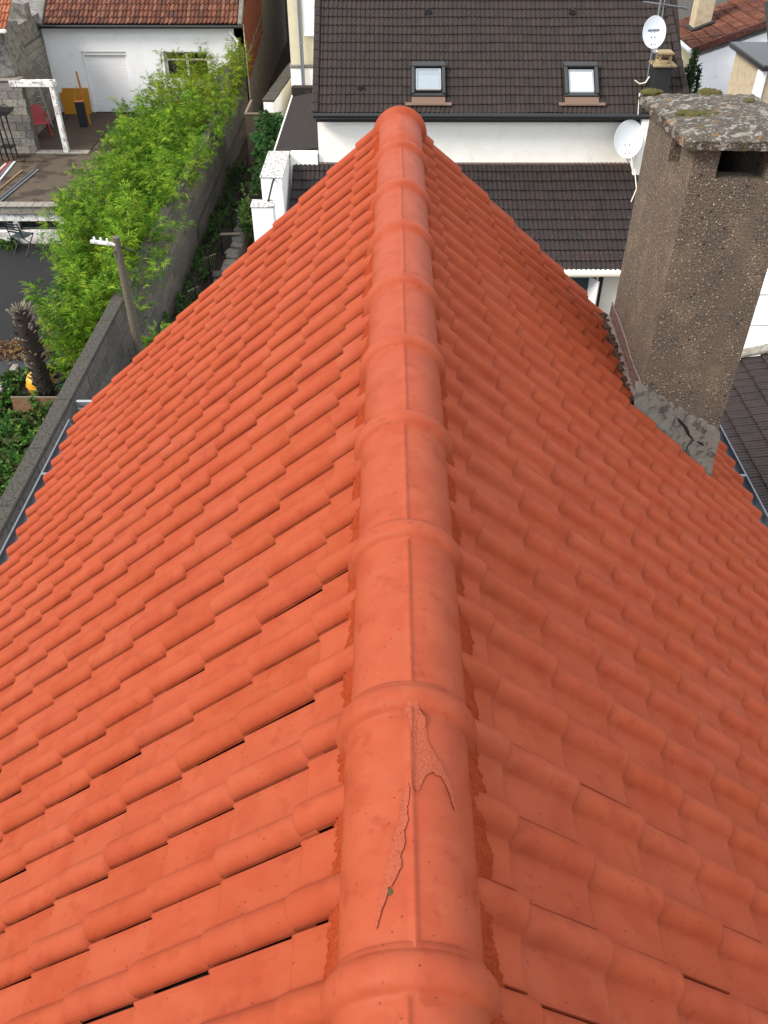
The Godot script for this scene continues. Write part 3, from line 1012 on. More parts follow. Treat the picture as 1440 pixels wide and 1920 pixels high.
# ---------------------------------------------------------------- ground
func make_ground() -> void:
	struct("ground", sheet(-150, 150, -300, 60, 4, 4, func(_x, _z): return -1.2), M.earth)
	var n := FastNoiseLite.new()
	n.seed = 3
	n.frequency = 0.9
	struct("path", sheet(-4.6, 2.9, -45, 4, 30, 100, func(x, z): return 0.0 + n.get_noise_2d(x, z) * 0.04), M.soil)
	struct("yard", sheet(-20, -4.7, -22.3, 4, 2, 2, func(_x, _z): return -0.6), M.asphalt)
	# raised planting bed left of the wall
	struct("planting_bed", sheet(-6.95, -4.75, -13.9, -2.0, 20, 60, func(x, z): return 0.26 + n.get_noise_2d(x * 2, z * 2) * 0.05), M.soil)
	var kerb := struct("bed_kerb", span(Vector3(-7.07, -0.6, -14.0), Vector3(-6.93, 0.34, -2.0), 0.02), M.concrete)
	kerb.set_meta("kind", "structure")
	# terrace in front of the white house, with its front wall of basement windows
	var t := struct("terrace", span(Vector3(-20, -0.6, -30.4), Vector3(-7.2, 0.37, -22.06), 0.0), M.terrace)
	part(t, "edge_beam", span(Vector3(-20, 0.19, -22.06), Vector3(-7.2, 0.395, -21.84), 0.02), M.concrete)
	for k in 8:
		part(t, "edge_slab", span(Vector3(-12.6 + 0.68 * k + 0.004, 0.397, -22.12), Vector3(-12.6 + 0.68 * (k + 1) - 0.004, 0.43, -21.80), 0.008), M.concrete)
	part(t, "band", span(Vector3(-20, 0.0, -22.06), Vector3(-7.2, 0.19, -21.9), 0.0), M.white_stained)
	part(t, "sill", span(Vector3(-20, -0.6, -22.06), Vector3(-7.2, -0.27, -21.86), 0.01), M.white_stained)
	for k in 6:
		part(t, "mullion", span(Vector3(-13.5 + 1.22 * k, -0.27, -22.0), Vector3(-13.38 + 1.22 * k, 0.0, -21.9), 0.008), M.white_stained)
		part(t, "pane", span(Vector3(-13.38 + 1.22 * k, -0.27, -22.04), Vector3(-12.28 + 1.22 * k, 0.0, -22.02)), M.glass_dark)

# ---------------------------------------------------------------- the brown tiled house ahead
func make_brown_house() -> void:
	var wz := -18.5
	var h := thing("brown_house", "white house under the dark brown tiled roof with two roof windows", "house", Vector3(2.0, -1.2, wz))
	var inv := h.transform.affine_inverse()
	part(h, "wall", span(Vector3(-1.45, -1.2, -26.0), Vector3(5.9, 3.75, wz)), M.cream, inv)
	part(h, "pier", span(Vector3(5.12, -1.2, wz), Vector3(5.6, 3.55, wz + 0.35), 0.01), M.cream, inv)
	var sl := deg_to_rad(38.0)
	var down := Vector3(0, -sin(sl), cos(sl))
	var e := Vector3(-1.5, 3.66, -18.2)
	var deck := begin()
	add_box(deck, Vector3(2.25, 0, 0) + Vector3(0, e.y, e.z) - down * 2.2 + Vector3(0, -0.07, 0), Vector3(7.5, 0.05, 4.4), 0.0, Basis(Vector3.RIGHT, sl))
	part(h, "roof_deck", finish(deck), M.deck, inv)
	part(h, "roof_deck", prism(PackedVector2Array([Vector2(0, 0), Vector2(3.5, 2.7), Vector2(7, 0)]), 7.2), M.cream, inv * Transform3D(Basis(Vector3.UP, -PI / 2), Vector3(-1.4, 3.6, -18.35)).translated_local(Vector3(-7.0, 0, 0)))
	var w := 0.19
	var c := 0.2035
	var keep := func(i: int, j: int) -> bool:
		var x := -1.42 + w * (i + 0.5)
		if x > 6.0 - 0.115 * j * 0.2035 - 0.0:
			return false
		for sx in [0.815, 3.9]:
			if absf(x - sx) < 0.33 and j >= 2 and j <= 4:
				return false
		if absf(x - 5.45) < 0.2 and j >= 1 and j <= 3:
			return false
		return true
	var spots := roof_spots(Vector3(-1.42, e.y, e.z), Vector3.RIGHT, down, w, c, 39, 20, keep, 0.006)
	for i in spots.size():
		spots[i] = inv * spots[i]
	lay(h, "roof_tile", "roof_tiles_higher_up", [double_tile(w, 0.25)], M.brown, spots, 300)
	# verge tiles on the left
	var vm := box(Vector3(0.13, 0.07, 0.225), 0.02)
	for j in 20:
		part(h, "verge_tile", vm, M.brown[j % 4], inv * Transform3D(Basis(Vector3.RIGHT, sl - 0.06), Vector3(-1.46, e.y, e.z) - down * (c * j + 0.09) + Vector3(0, 0.012, 0)))
		if j > 0:
			part(h, "verge_tile", vm, M.brown[j % 4], inv * Transform3D(Basis(Vector3.RIGHT, sl - 0.06), Vector3(6.05 - 0.115 * j * 0.2035, e.y, e.z) - down * (c * j + 0.09) + Vector3(0, 0.012, 0)))
	var gst := begin()
	add_tube(gst, [Vector3(-1.5, e.y - 0.05, e.z + 0.05), Vector3(6.0, e.y - 0.05, e.z + 0.05)], [0.055], 10)
	part(h, "gutter", finish(gst), M.gutter_dark, inv)
	part(h, "fascia", span(Vector3(-1.46, 3.45, -18.42), Vector3(5.95, 3.62, -18.3)), M.gutter_dark, inv)
	# roof windows
	for k in 2:
		var sx: float = [0.815, 3.9][k]
		var win := group_part(h, "roof_window", inv * (Vector3(sx, e.y, e.z) - down * (c * 2 + 0.30)))
		win.transform.basis = Basis(Vector3.RIGHT, sl)
		win.set_meta("label", "roof window with a grey half-open blind" if k == 0 else "roof window with a pale drawn blind")
		# local: x across, y out of the roof, z down the slope
		part(win, "frame", box(Vector3(0.07, 0.11, 0.66), 0.012), M.window_frame, T(Vector3(-0.305, 0.05, 0)))
		part(win, "frame", box(Vector3(0.07, 0.11, 0.66), 0.012), M.window_frame, T(Vector3(0.305, 0.05, 0)))
		part(win, "frame", box(Vector3(0.68, 0.13, 0.11), 0.012), M.window_frame, T(Vector3(0, 0.06, -0.33)))
		part(win, "frame", box(Vector3(0.66, 0.07, 0.07), 0.012), M.window_frame, T(Vector3(0, 0.035, 0.33)))
		var tilt: float = [0.10, 0.0][k]
		var sash := group_part(win, "sash", Vector3(0, 0.02 + tilt * 0.2, -0.22))
		sash.rotation.x = -tilt
		for q in [-1.0, 1.0]:
			part(sash, "sash_bar", box(Vector3(0.03, 0.05, 0.5), 0.006), M.alu, T(Vector3(q * 0.24, 0.03, 0.24)))
		part(sash, "sash_bar", box(Vector3(0.5, 0.05, 0.035), 0.006), M.alu, T(Vector3(0, 0.03, 0.5)))
		part(sash, "sash_bar", box(Vector3(0.5, 0.05, 0.03), 0.006), M.alu, T(Vector3(0, 0.03, 0.0)))
		part(sash, "pane", box(Vector3(0.45, 0.008, 0.47)), M.pane, T(Vector3(0, 0.038, 0.25)))
		part(sash, "blind", box(Vector3(0.45, 0.006, 0.47 if k == 1 else 0.36)), M.blind if k == 1 else M.blind_grey, T(Vector3(0, 0.012, 0.25 if k == 1 else 0.305)))
		part(win, "well", box(Vector3(0.58, 0.02, 0.64)), M.black_metal, T(Vector3(0, -0.05, 0)))
		part(win, "flashing", box(Vector3(0.68, 0.02, 0.17), 0.006), M.flash_brown, T(Vector3(0, 0.035, 0.46)))
		part(win, "flashing", box(Vector3(0.94, 0.015, 0.07), 0.005), M.flash_brown, T(Vector3(0, 0.03, 0.53)))
	# tile vents
	for v in [Vector3(0.81, 0, 11.2), Vector3(3.8, 0, 11.2), Vector3(-0.55, 0, 2.4)]:
		part(h, "tile_vent", prism(PackedVector2Array([Vector2(-0.07, 0), Vector2(0.07, 0), Vector2(0.045, 0.08), Vector2(-0.045, 0.08)]), 0.14), M.black_metal, inv * T(Vector3(v.x, e.y + 0.02, e.z) - down * (c * v.z)))
	# small chimney with a clay cowl
	var ch := group_part(h, "small_chimney", inv * Vector3(5.45, 3.85, -18.62))
	ch.set_meta("label", "small bitumen-coated chimney with a yellowish clay cowl")
	part(ch, "stack", span(Vector3(-0.17, -0.2, -0.17), Vector3(0.17, 0.58, 0.17), 0.01), M.bitumen)
	part(ch, "apron", box(Vector3(0.46, 0.02, 0.5), 0.005), M.bitumen, Transform3D(Basis(Vector3.RIGHT, sl), Vector3(0, 0.0, 0.26)))
	part(ch, "slab", box(Vector3(0.46, 0.05, 0.44), 0.015), M.terracotta, T(Vector3(0, 0.61, 0)))
	part(ch, "cowl", lathe([Vector2(0.15, 0), Vector2(0.15, 0.06), Vector2(0.135, 0.07)], 16), M.terracotta, T(Vector3(0, 0.635, 0)))
	for q in 4:
		part(ch, "cowl", box(Vector3(0.05, 0.10, 0.05), 0.008), M.terracotta, T(Vector3(0.1 * (1 if q % 2 else -1), 0.75, 0.1 * (1 if q > 1 else -1))))
	part(ch, "cowl", box(Vector3(0.31, 0.045, 0.31), 0.012), M.terracotta, T(Vector3(0, 0.815, 0)))

	# the single-storey part in front
	var lt := thing("lean_to", "low front extension with dark brown tiles below the white wall", "building", Vector3(2.0, -1.2, -17.0))
	inv = lt.transform.affine_inverse()
	var ls := deg_to_rad(22.0)
	var ld := Vector3(0, -sin(ls), cos(ls))
	var le := Vector3(-2.0, 1.46, -15.65)
	part(lt, "wall", prism(PackedVector2Array([Vector2(0, 0), Vector2(2.6, 0), Vector2(2.6, 3.6), Vector2(0, 2.5)]), 8.6), M.cream, inv * Transform3D(Basis(Vector3.UP, PI / 2), Vector3(6.6, -1.2, -15.9)))
	var lsp := roof_spots(le, Vector3.RIGHT, ld, w, 0.279, 45, 11, func(_i, _j): return true, 0.004)
	for i in lsp.size():
		lsp[i] = inv * lsp[i]
	lay(lt, "roof_tile", "roof_tiles_farther_off", [double_tile(w, 0.33)], M.brown_low, lsp, 300)
	var lm := begin()
	add_box(lm, Vector3(2.25, le.y - 0.06, le.z) - ld * 1.52, Vector3(8.5, 0.04, 3.0), 0.0, Basis(Vector3.RIGHT, ls))
	part(lt, "roof_deck", finish(lm), M.deck, inv)
	part(lt, "gutter", span(Vector3(-2.0, 1.38, -15.72), Vector3(6.6, 1.475, -15.53), 0.025), M.cream_plastic, inv)
	# window under the gutter
	var wn := group_part(lt, "window", inv * Vector3(3.9, 0.62, -15.885))
	part(wn, "frame", box(Vector3(0.05, 1.3, 0.06), 0.008), M.white_plastic, T(Vector3(0.26, 0, 0.02)))
	part(wn, "frame", box(Vector3(0.05, 1.3, 0.06), 0.008), M.white_plastic, T(Vector3(-0.62, 0, 0.02)))
	part(wn, "frame", box(Vector3(0.9, 0.05, 0.06), 0.008), M.white_plastic, T(Vector3(-0.18, 0.64, 0.02)))
	part(wn, "casement", box(Vector3(0.04, 1.25, 0.30), 0.008), M.white_plastic, T(Vector3(0.18, 0, 0.12), 0.5))
	part(wn, "handle", box(Vector3(0.02, 0.14, 0.03), 0.006), M.white_plastic, T(Vector3(0.225, 0.1, 0.17)))
	part(wn, "curtain", box(Vector3(0.84, 1.28, 0.02)), M.curtain, T(Vector3(-0.18, 0, 0.01)))
	part(wn, "recess", box(Vector3(0.1, 1.32, 0.03)), M.charcoal, T(Vector3(0.335, 0, 0.004)))
	part(lt, "flashing_strip", span(Vector3(-2.0, 2.55, -18.50), Vector3(5.1, 2.60, -18.44), 0.01), M.lead, inv)

	make_dish("satellite_dish", "white satellite dish with dark lettering on the brown roof by the small chimney", Vector3(5.02, 5.10, -18.15), 0.235, 0.27, true)
	make_dish("satellite_dish", "plain white satellite dish fixed low on the white wall", Vector3(4.88, 3.18, -18.12), 0.31, 0.355, false)
	# aerial
	var an := thing("tv_aerial", "television aerial on a thin mast beside the lettered dish", "aerial", Vector3(5.23, 4.1, -18.72))
	part(an, "mast", tube([Vector3(0.0, 0, 0), Vector3(-0.03, 1.9, 0)], [0.018], 8), M.galv)
	part(an, "mast", tube([Vector3(0.10, 0.3, 0), Vector3(0.05, 1.5, 0)], [0.012], 8), M.galv)
	part(an, "boom", tube([Vector3(-0.35, 1.42, 0.05), Vector3(0.5, 1.30, -0.1)], [0.012], 6), M.galv)
	for k in 9:
		part(an, "element", tube([Vector3(0.0 + 0.055 * k, 1.38 - 0.008 * k, -0.12), Vector3(0.06 + 0.055 * k, 1.36 - 0.008 * k, 0.14)], [0.006], 5), M.black_metal)
	var cb := thing("aerial_cable", "pale cable looping down the brown roof below the small dish", "cable", Vector3(5.1, 3.7, -18.3))
	part(cb, "lead", tube([Vector3(0.06, 1.15, 0.02), Vector3(0.05, 0.75, 0.03), Vector3(0.0, 0.4, 0.12), Vector3(-0.04, 0.05, 0.18), Vector3(-0.06, -0.1, 0.2)], [0.008], 6), M.wire)
	part(cb, "loop", tube([Vector3(0.02, 0.62, 0.08), Vector3(-0.05, 0.52, 0.12), Vector3(-0.16, 0.50, 0.12), Vector3(-0.26, 0.56, 0.10)], [0.012], 6), M.cream_plastic)
	part(cb, "wall_lead", tube([Vector3(-0.1, -0.05, 0.2), Vector3(-0.12, 0.2, 0.14), Vector3(-0.08, 0.3, 0.1)], [0.009], 6), M.cream_plastic)
	part(cb, "junction_box", box(Vector3(0.09, 0.07, 0.05), 0.01), M.cream_plastic, T(Vector3(-0.09, 0.3, 0.13)))
	var cb2 := thing("dish_cable", "thin white cable hanging from the plain dish onto the lower roof", "cable", Vector3(5.05, 2.6, -18.3))
	part(cb2, "lead", tube([Vector3(0.0, 0.25, 0.1), Vector3(0.06, -0.0, 0.3), Vector3(0.04, -0.22, 0.75), Vector3(-0.12, -0.36, 1.1)], [0.011], 6), M.cream_plastic)

func make_dish(called: String, label: String, at: Vector3, rx: float, ry: float, lettered: bool) -> void:
	var d := thing(called, label, "satellite dish", at)
	var prof := []
	for k in 9:
		var r := k / 8.0
		prof.append(Vector2(r, r * r * 0.17))
	prof.append(Vector2(1.02, 0.18)); prof.append(Vector2(1.02, 0.155)); prof.append(Vector2(0.9, 0.11)); prof.append(Vector2(0.0, -0.03))
	var b := Basis(Vector3.RIGHT, PI / 2 - 0.28) * Basis(Vector3.BACK, 0.0)
	b = Basis(Vector3.UP, 0.22) * b
	var bowl := part(d, "reflector", lathe(prof, 40), M.dish, Transform3D(b.scaled_local(Vector3(rx, (rx + ry) * 0.5, ry)), Vector3.ZERO))
	part(d, "bracket", tube([b * Vector3(0, -0.02, 0.05), b * Vector3(0.02, -0.22, 0.12)], [0.03], 8), M.galv)
	part(d, "arm", tube([b * Vector3(0.0, -0.03, ry * 0.9), b * Vector3(0.02, 0.0, ry * 1.15), b * Vector3(0.05, 0.12, ry * 1.22)], [0.016], 6), M.cream_plastic)
	part(d, "receiver", box(Vector3(0.07, 0.06, 0.10), 0.015), M.galv, Transform3D(b, b * Vector3(0.03, 0.06, ry * 1.16)))
	for q in [Vector2(-0.16, 0.30), Vector2(0.14, 0.30), Vector2(-0.16, 0.75), Vector2(0.14, 0.75)]:
		part(d, "bolt", box(Vector3(0.014, 0.012, 0.03), 0.003), M.window_frame if lettered else M.terracotta, Transform3D(b, b * Vector3(q.x * rx, (q.x * q.x + q.y * q.y) * 0.17 * (rx + ry) * 0.5 + 0.006, q.y * ry)))
	if lettered:
		var tm := TextMesh.new()
		tm.text = "GRUNDIG"
		tm.font_size = 24
		tm.pixel_size = 0.0021
		tm.depth = 0.004
		var f := SystemFont.new()
		f.font_names = PackedStringArray(["Droid Sans"])
		f.font_weight = 700
		tm.font = f
		part(bowl, "lettering", tm, M.dish_print, Transform3D(b.scaled_local(Vector3(rx, (rx + ry) * 0.5, ry)), Vector3.ZERO).affine_inverse() * Transform3D(b * Basis(Vector3.RIGHT, -PI / 2) , b * Vector3(0, 0.016, -0.035)))

# ---------------------------------------------------------------- left of the brown house: stepped wall, grey roof, cream house
func make_middle() -> void:
	var sw := thing("stepped_wall", "white stepped garden wall with black-stained tops beside the brown roof", "wall", Vector3(-2.3, -1.2, -17.5))
	var inv := sw.transform.affine_inverse()
	part(sw, "high_step", span(Vector3(-2.5, -1.2, -18.55), Vector3(-2.08, 2.78, -16.98), 0.012), M.white, inv)
	part(sw, "coping", span(Vector3(-2.52, 2.78, -18.57), Vector3(-2.06, 2.805, -16.96), 0.008), M.cap_stained, inv)
	part(sw, "low_step", span(Vector3(-2.62, -1.2, -16.56), Vector3(-2.2, 2.48, -16.22), 0.012), M.white, inv)
	part(sw, "coping", span(Vector3(-2.64, 2.48, -16.58), Vector3(-2.18, 2.505, -16.2), 0.008), M.cap_stained, inv)
	part(sw, "low_step", span(Vector3(-2.48, -1.2, -16.975), Vector3(-2.1, 2.1, -16.565)), M.white, inv)
	part(sw, "parapet", span(Vector3(-2.05, -1.2, -18.62), Vector3(-1.47, 2.8, -18.42), 0.012), M.cream, inv)
	part(sw, "iron_stay", tube([Vector3(-2.32, 2.50, -16.45), Vector3(-2.26, 2.72, -16.85), Vector3(-2.24, 2.76, -16.97)], [0.02], 8), M.wire, inv)

	var sh := thing("side_shed", "narrow dark ribbed shed roof running back beside the brown house", "shed", Vector3(-1.9, -1.2, -21.0))
	inv = sh.transform.affine_inverse()
	part(sh, "wall", span(Vector3(-2.36, -1.2, -23.2), Vector3(-1.5, 2.6, -18.66)), M.cream, inv)
	var st := begin()
	st.set_smooth_group(-1)
	for k in 46:
		var z := -18.64 - k * 0.1
		for q in 4:
			var z0 := z - q * 0.025
			var hs := [0.0, 0.016, 0.016, 0.0, 0.0]
			quad(st, Vector3(-2.42, 2.70 + hs[q], z0), Vector3(-2.42, 2.70 + hs[q + 1], z0 - 0.025), Vector3(-1.46, 2.86 + hs[q + 1], z0 - 0.025), Vector3(-1.46, 2.86 + hs[q], z0))
	part(sh, "ribbed_roof", finish(st), M.brown_low[3], inv)
	part(sh, "edge_strip", tube([Vector3(-2.43, 2.71, -18.6), Vector3(-2.43, 2.71, -23.3)], [0.02], 6), M.white_plastic, inv)
	part(sh, "ridge_strip", span(Vector3(-2.44, 2.70, -23.42), Vector3(-1.44, 2.93, -23.24), 0.03), M.brown_low[1], inv)

	var cr := thing("cream_house", "tall cream house with a grey downpipe at the dark alley", "house", Vector3(-1.8, -1.2, -29.0))
	inv = cr.transform.affine_inverse()
	part(cr, "wall", span(Vector3(-2.64, -1.2, -44.0), Vector3(2.5, 12.5, -25.5)), M.yellow_render, inv)
	part(cr, "plinth", span(Vector3(-2.66, -1.2, -26.0), Vector3(-1.0, 2.86, -25.46)), M.cream, inv)
	part(cr, "string_course", span(Vector3(-2.68, 2.86, -26.0), Vector3(-1.0, 2.94, -25.43), 0.02), M.grey_render, inv)
	part(cr, "downpipe", tube([Vector3(-2.32, 0.5, -25.38), Vector3(-2.32, 8.0, -25.38)], [0.05], 10), M.zinc, inv)
	for y in [3.5, 5.2]:
		part(cr, "pipe_clip", lathe([Vector2(0.056, -0.02), Vector2(0.058, 0), Vector2(0.056, 0.02)], 12), M.galv, inv * T(Vector3(-2.32, y, -25.38)))
	var shut := group_part(cr, "shutter", inv * Vector3(-1.85, 4.5, -25.42))
	for k in 5:
		part(shut, "board", box(Vector3(0.155, 1.7, 0.04), 0.006), M.white_plastic, T(Vector3(-0.32 + 0.16 * k, 0, 0)))
	part(shut, "rail", box(Vector3(0.78, 0.06, 0.06), 0.01), M.white_plastic, T(Vector3(0, -0.82, 0.02)))

	var lw := thing("garden_wall", "low white wall with a mossy grey coping leading into the dark alley", "wall", Vector3(-3.1, -1.2, -26.0))
	inv = lw.transform.affine_inverse()
	var prof := PackedVector2Array([Vector2(-0.13, 0), Vector2(0.13, 0), Vector2(0.13, 3.36), Vector2(-0.13, 3.36)])
	var yaw := -0.085
	part(lw, "wall", prism(prof, 4.3), M.white, Transform3D(Basis(Vector3.UP, yaw), Vector3(-0.16, 0, 1.2)))
	for k in 9:
		part(lw, "coping_stone", box(Vector3(0.34, 0.06, 0.465), 0.012), M.coping, Transform3D(Basis(Vector3.UP, yaw), Vector3(-0.16, 3.39, 1.2)).translated_local(Vector3(0, rng.randf_range(-0.005, 0.01), -0.24 - 0.475 * k)))
	var bx := thing("timber_planter", "weathered timber box planter at the mouth of the alley", "planter", Vector3(-3.35, 0, -24.4))
	for q in [[Vector3(0, 1.3, 0.3), Vector3(0.9, 1.5, 0.03)], [Vector3(-0.45, 1.3, -0.35), Vector3(0.03, 1.5, 1.3)]]:
		part(bx, "board", box(q[1], 0.006), M.old_timber, T(q[0]))
	part(bx, "rail", box(Vector3(0.96, 0.04, 0.06), 0.006), M.stub, T(Vector3(0, 2.06, 0.3)))
	part(bx, "rail", box(Vector3(0.06, 0.04, 1.3), 0.006), M.stub, T(Vector3(-0.45, 2.06, -0.35)))
	shrub("alley_shrub", "dark glossy shrub growing beside the ribbed shed roof", Vector3(-2.95, 0.0, -22.6), Vector3(0.62, 1.15, 1.3), 1.35, 620, 0.11, 0.06, [Color(0.028, 0.075, 0.02), Color(0.04, 0.10, 0.028), Color(0.02, 0.055, 0.016)], 5)
	shrub("low_shrub", "small yellow-green shrub at the far end of the fence", Vector3(-3.2, 0.0, -20.2), Vector3(0.4, 0.75, 0.6), 0.9, 240, 0.09, 0.05, [Color(0.05, 0.10, 0.02), Color(0.09, 0.13, 0.03), Color(0.03, 0.07, 0.02)], 6)
	# fence along the path and the low rubble wall beside it
	var fn := thing("wire_fence", "thin black wire fence with short posts along the shaded path", "fence", Vector3(-3.95, 0, -20.5))
	for k in 9:
		var z := 3.9 - 1.57 * k
		part(fn, "post", tube([Vector3(-0.02 + 0.02 * k - 0.06, 0, z), Vector3(-0.08 + 0.02 * k, 0.88, z)], [0.016], 6), M.wire)
	for y in [0.15, 0.45, 0.75]:
		part(fn, "strand", tube([Vector3(-0.08, y, 3.9), Vector3(0.09, y, -8.7)], [0.004], 5), M.wire)
	for k in 2:
		var gr := thing("metal_grille", ["small pale metal grille leaning in the path nearer the dark fence post", "small pale metal grille leaning lowest beside the roof verge"][k], "grille", Vector3([-4.1, -4.2][k], 0.02, [-18.6, -16.9][k]), 0.9)
		for q in 6:
			part(gr, "bar", box(Vector3(0.012, 0.5, 0.012), 0.002), M.stub, Transform3D(Basis(Vector3.RIGHT, 0.35), Vector3(-0.15 + 0.06 * q, 0.25, 0)))
		for y in [0.03, 0.48]:
			part(gr, "rail", box(Vector3(0.32, 0.016, 0.016), 0.002), M.stub, Transform3D(Basis(Vector3.RIGHT, 0.35), Vector3(0, y, (y - 0.25) * 0.33)))
	var rw := thing("rubble_wall", "low crumbling stone wall in the shaded strip by the path", "wall", Vector3(-3.6, 0, -20.0))
	part(rw, "core", span(Vector3(-0.1, 0, -4.2), Vector3(0.14, 0.42, 4.2), 0.02), M.joint)
	for k in 26:
		var z := 4.0 - 0.32 * k
		part(rw, "stone", box(Vector3(rng.randf_range(0.2, 0.3), rng.randf_range(0.06, 0.14), rng.randf_range(0.2, 0.33)), 0.02), M.block_dark[rng.randi() % 4], Transform3D(Basis(Vector3.UP, rng.randf_range(-0.3, 0.3)) * Basis(Vector3.BACK, rng.randf_range(-0.15, 0.15)), Vector3(0.02 + rng.randf_range(-0.04, 0.04), 0.45, z)))
	part(rw, "loose_board", box(Vector3(0.5, 0.03, 0.10), 0.005), M.stub, T(Vector3(-0.16, 0.53, 0.25), 0.05))
	part(rw, "loose_board", box(Vector3(0.22, 0.05, 0.95), 0.005), M.coping, T(Vector3(0.06, 0.57, -2.6), 0.12))
	part(rw, "loose_board", box(Vector3(0.24, 0.05, 0.3), 0.005), M.stub, T(Vector3(-0.03, 0.56, -1.35), 0.2))
	part(rw, "loose_board", box(Vector3(0.36, 0.05, 0.28), 0.005), M.coping, T(Vector3(-0.02, 0.56, 2.55), 0.1))
	# weeds in the shaded strip
	var spots := []
	for k in 950:
		var side := rng.randf()
		var x := rng.randf_range(-4.58, -4.1) if side < 0.6 else rng.randf_range(-3.4, -2.6)
		var z := rng.randf_range(-26, -9)
		spots.append(Transform3D(rand_basis(sphere_dir() + Vector3(0, 0.9, 0), rng.randf_range(0.6, 1.5)), Vector3(x, rng.randf_range(0.02, 0.28), z)))
	var wd := scatter(self, "weeds", spray(71, 5, 0.10, 0.05, 0.08, [Color(1, 1, 1), Color(0.8, 0.9, 0.7)]), M.leaf, spots, [Color(0.04, 0.09, 0.02), Color(0.03, 0.07, 0.02), Color(0.06, 0.11, 0.03)])
	wd.set_meta("kind", "stuff")
	tag(wd, "low green weeds along the foot of the block wall", "weeds")

func shrub(called: String, label: String, at: Vector3, rad: Vector3, cy: float, n: int, l: float, w: float, cols: Array, sd: int) -> void:
	var t := thing(called, label, "shrub", at)
	var st := begin()
	for k in 7:
		var d := sphere_dir()
		add_tube(st, [Vector3(0, 0, 0), Vector3(d.x * rad.x * 0.3, cy * 0.6, d.z * rad.z * 0.3), Vector3(d.x * rad.x * 0.8, cy + rad.y * 0.4 * absf(d.y), d.z * rad.z * 0.8)], [0.025, 0.015, 0.006], 6)
	part(t, "stem", finish(st), M.bark)
	var spots := []
	var lobes := []
	for k in 9:
		lobes.append(sphere_dir() * 0.55)
	for k in n:
		var lo: Vector3 = lobes[rng.randi() % 9]
		var d := sphere_dir()
		var q := lo + d * 0.45 * pow(rng.randf(), 0.35)
		spots.append(Transform3D(rand_basis(d + Vector3(0, 0.25, 0), rng.randf_range(0.7, 1.25)), Vector3(q.x * rad.x, cy + q.y * rad.y, q.z * rad.z)))
	scatter(t, "foliage", spray(sd, 6, l, w, l * 1.1, [Color(1, 1, 1), Color(0.8, 0.88, 0.75)]), M.leaf, spots, cols)

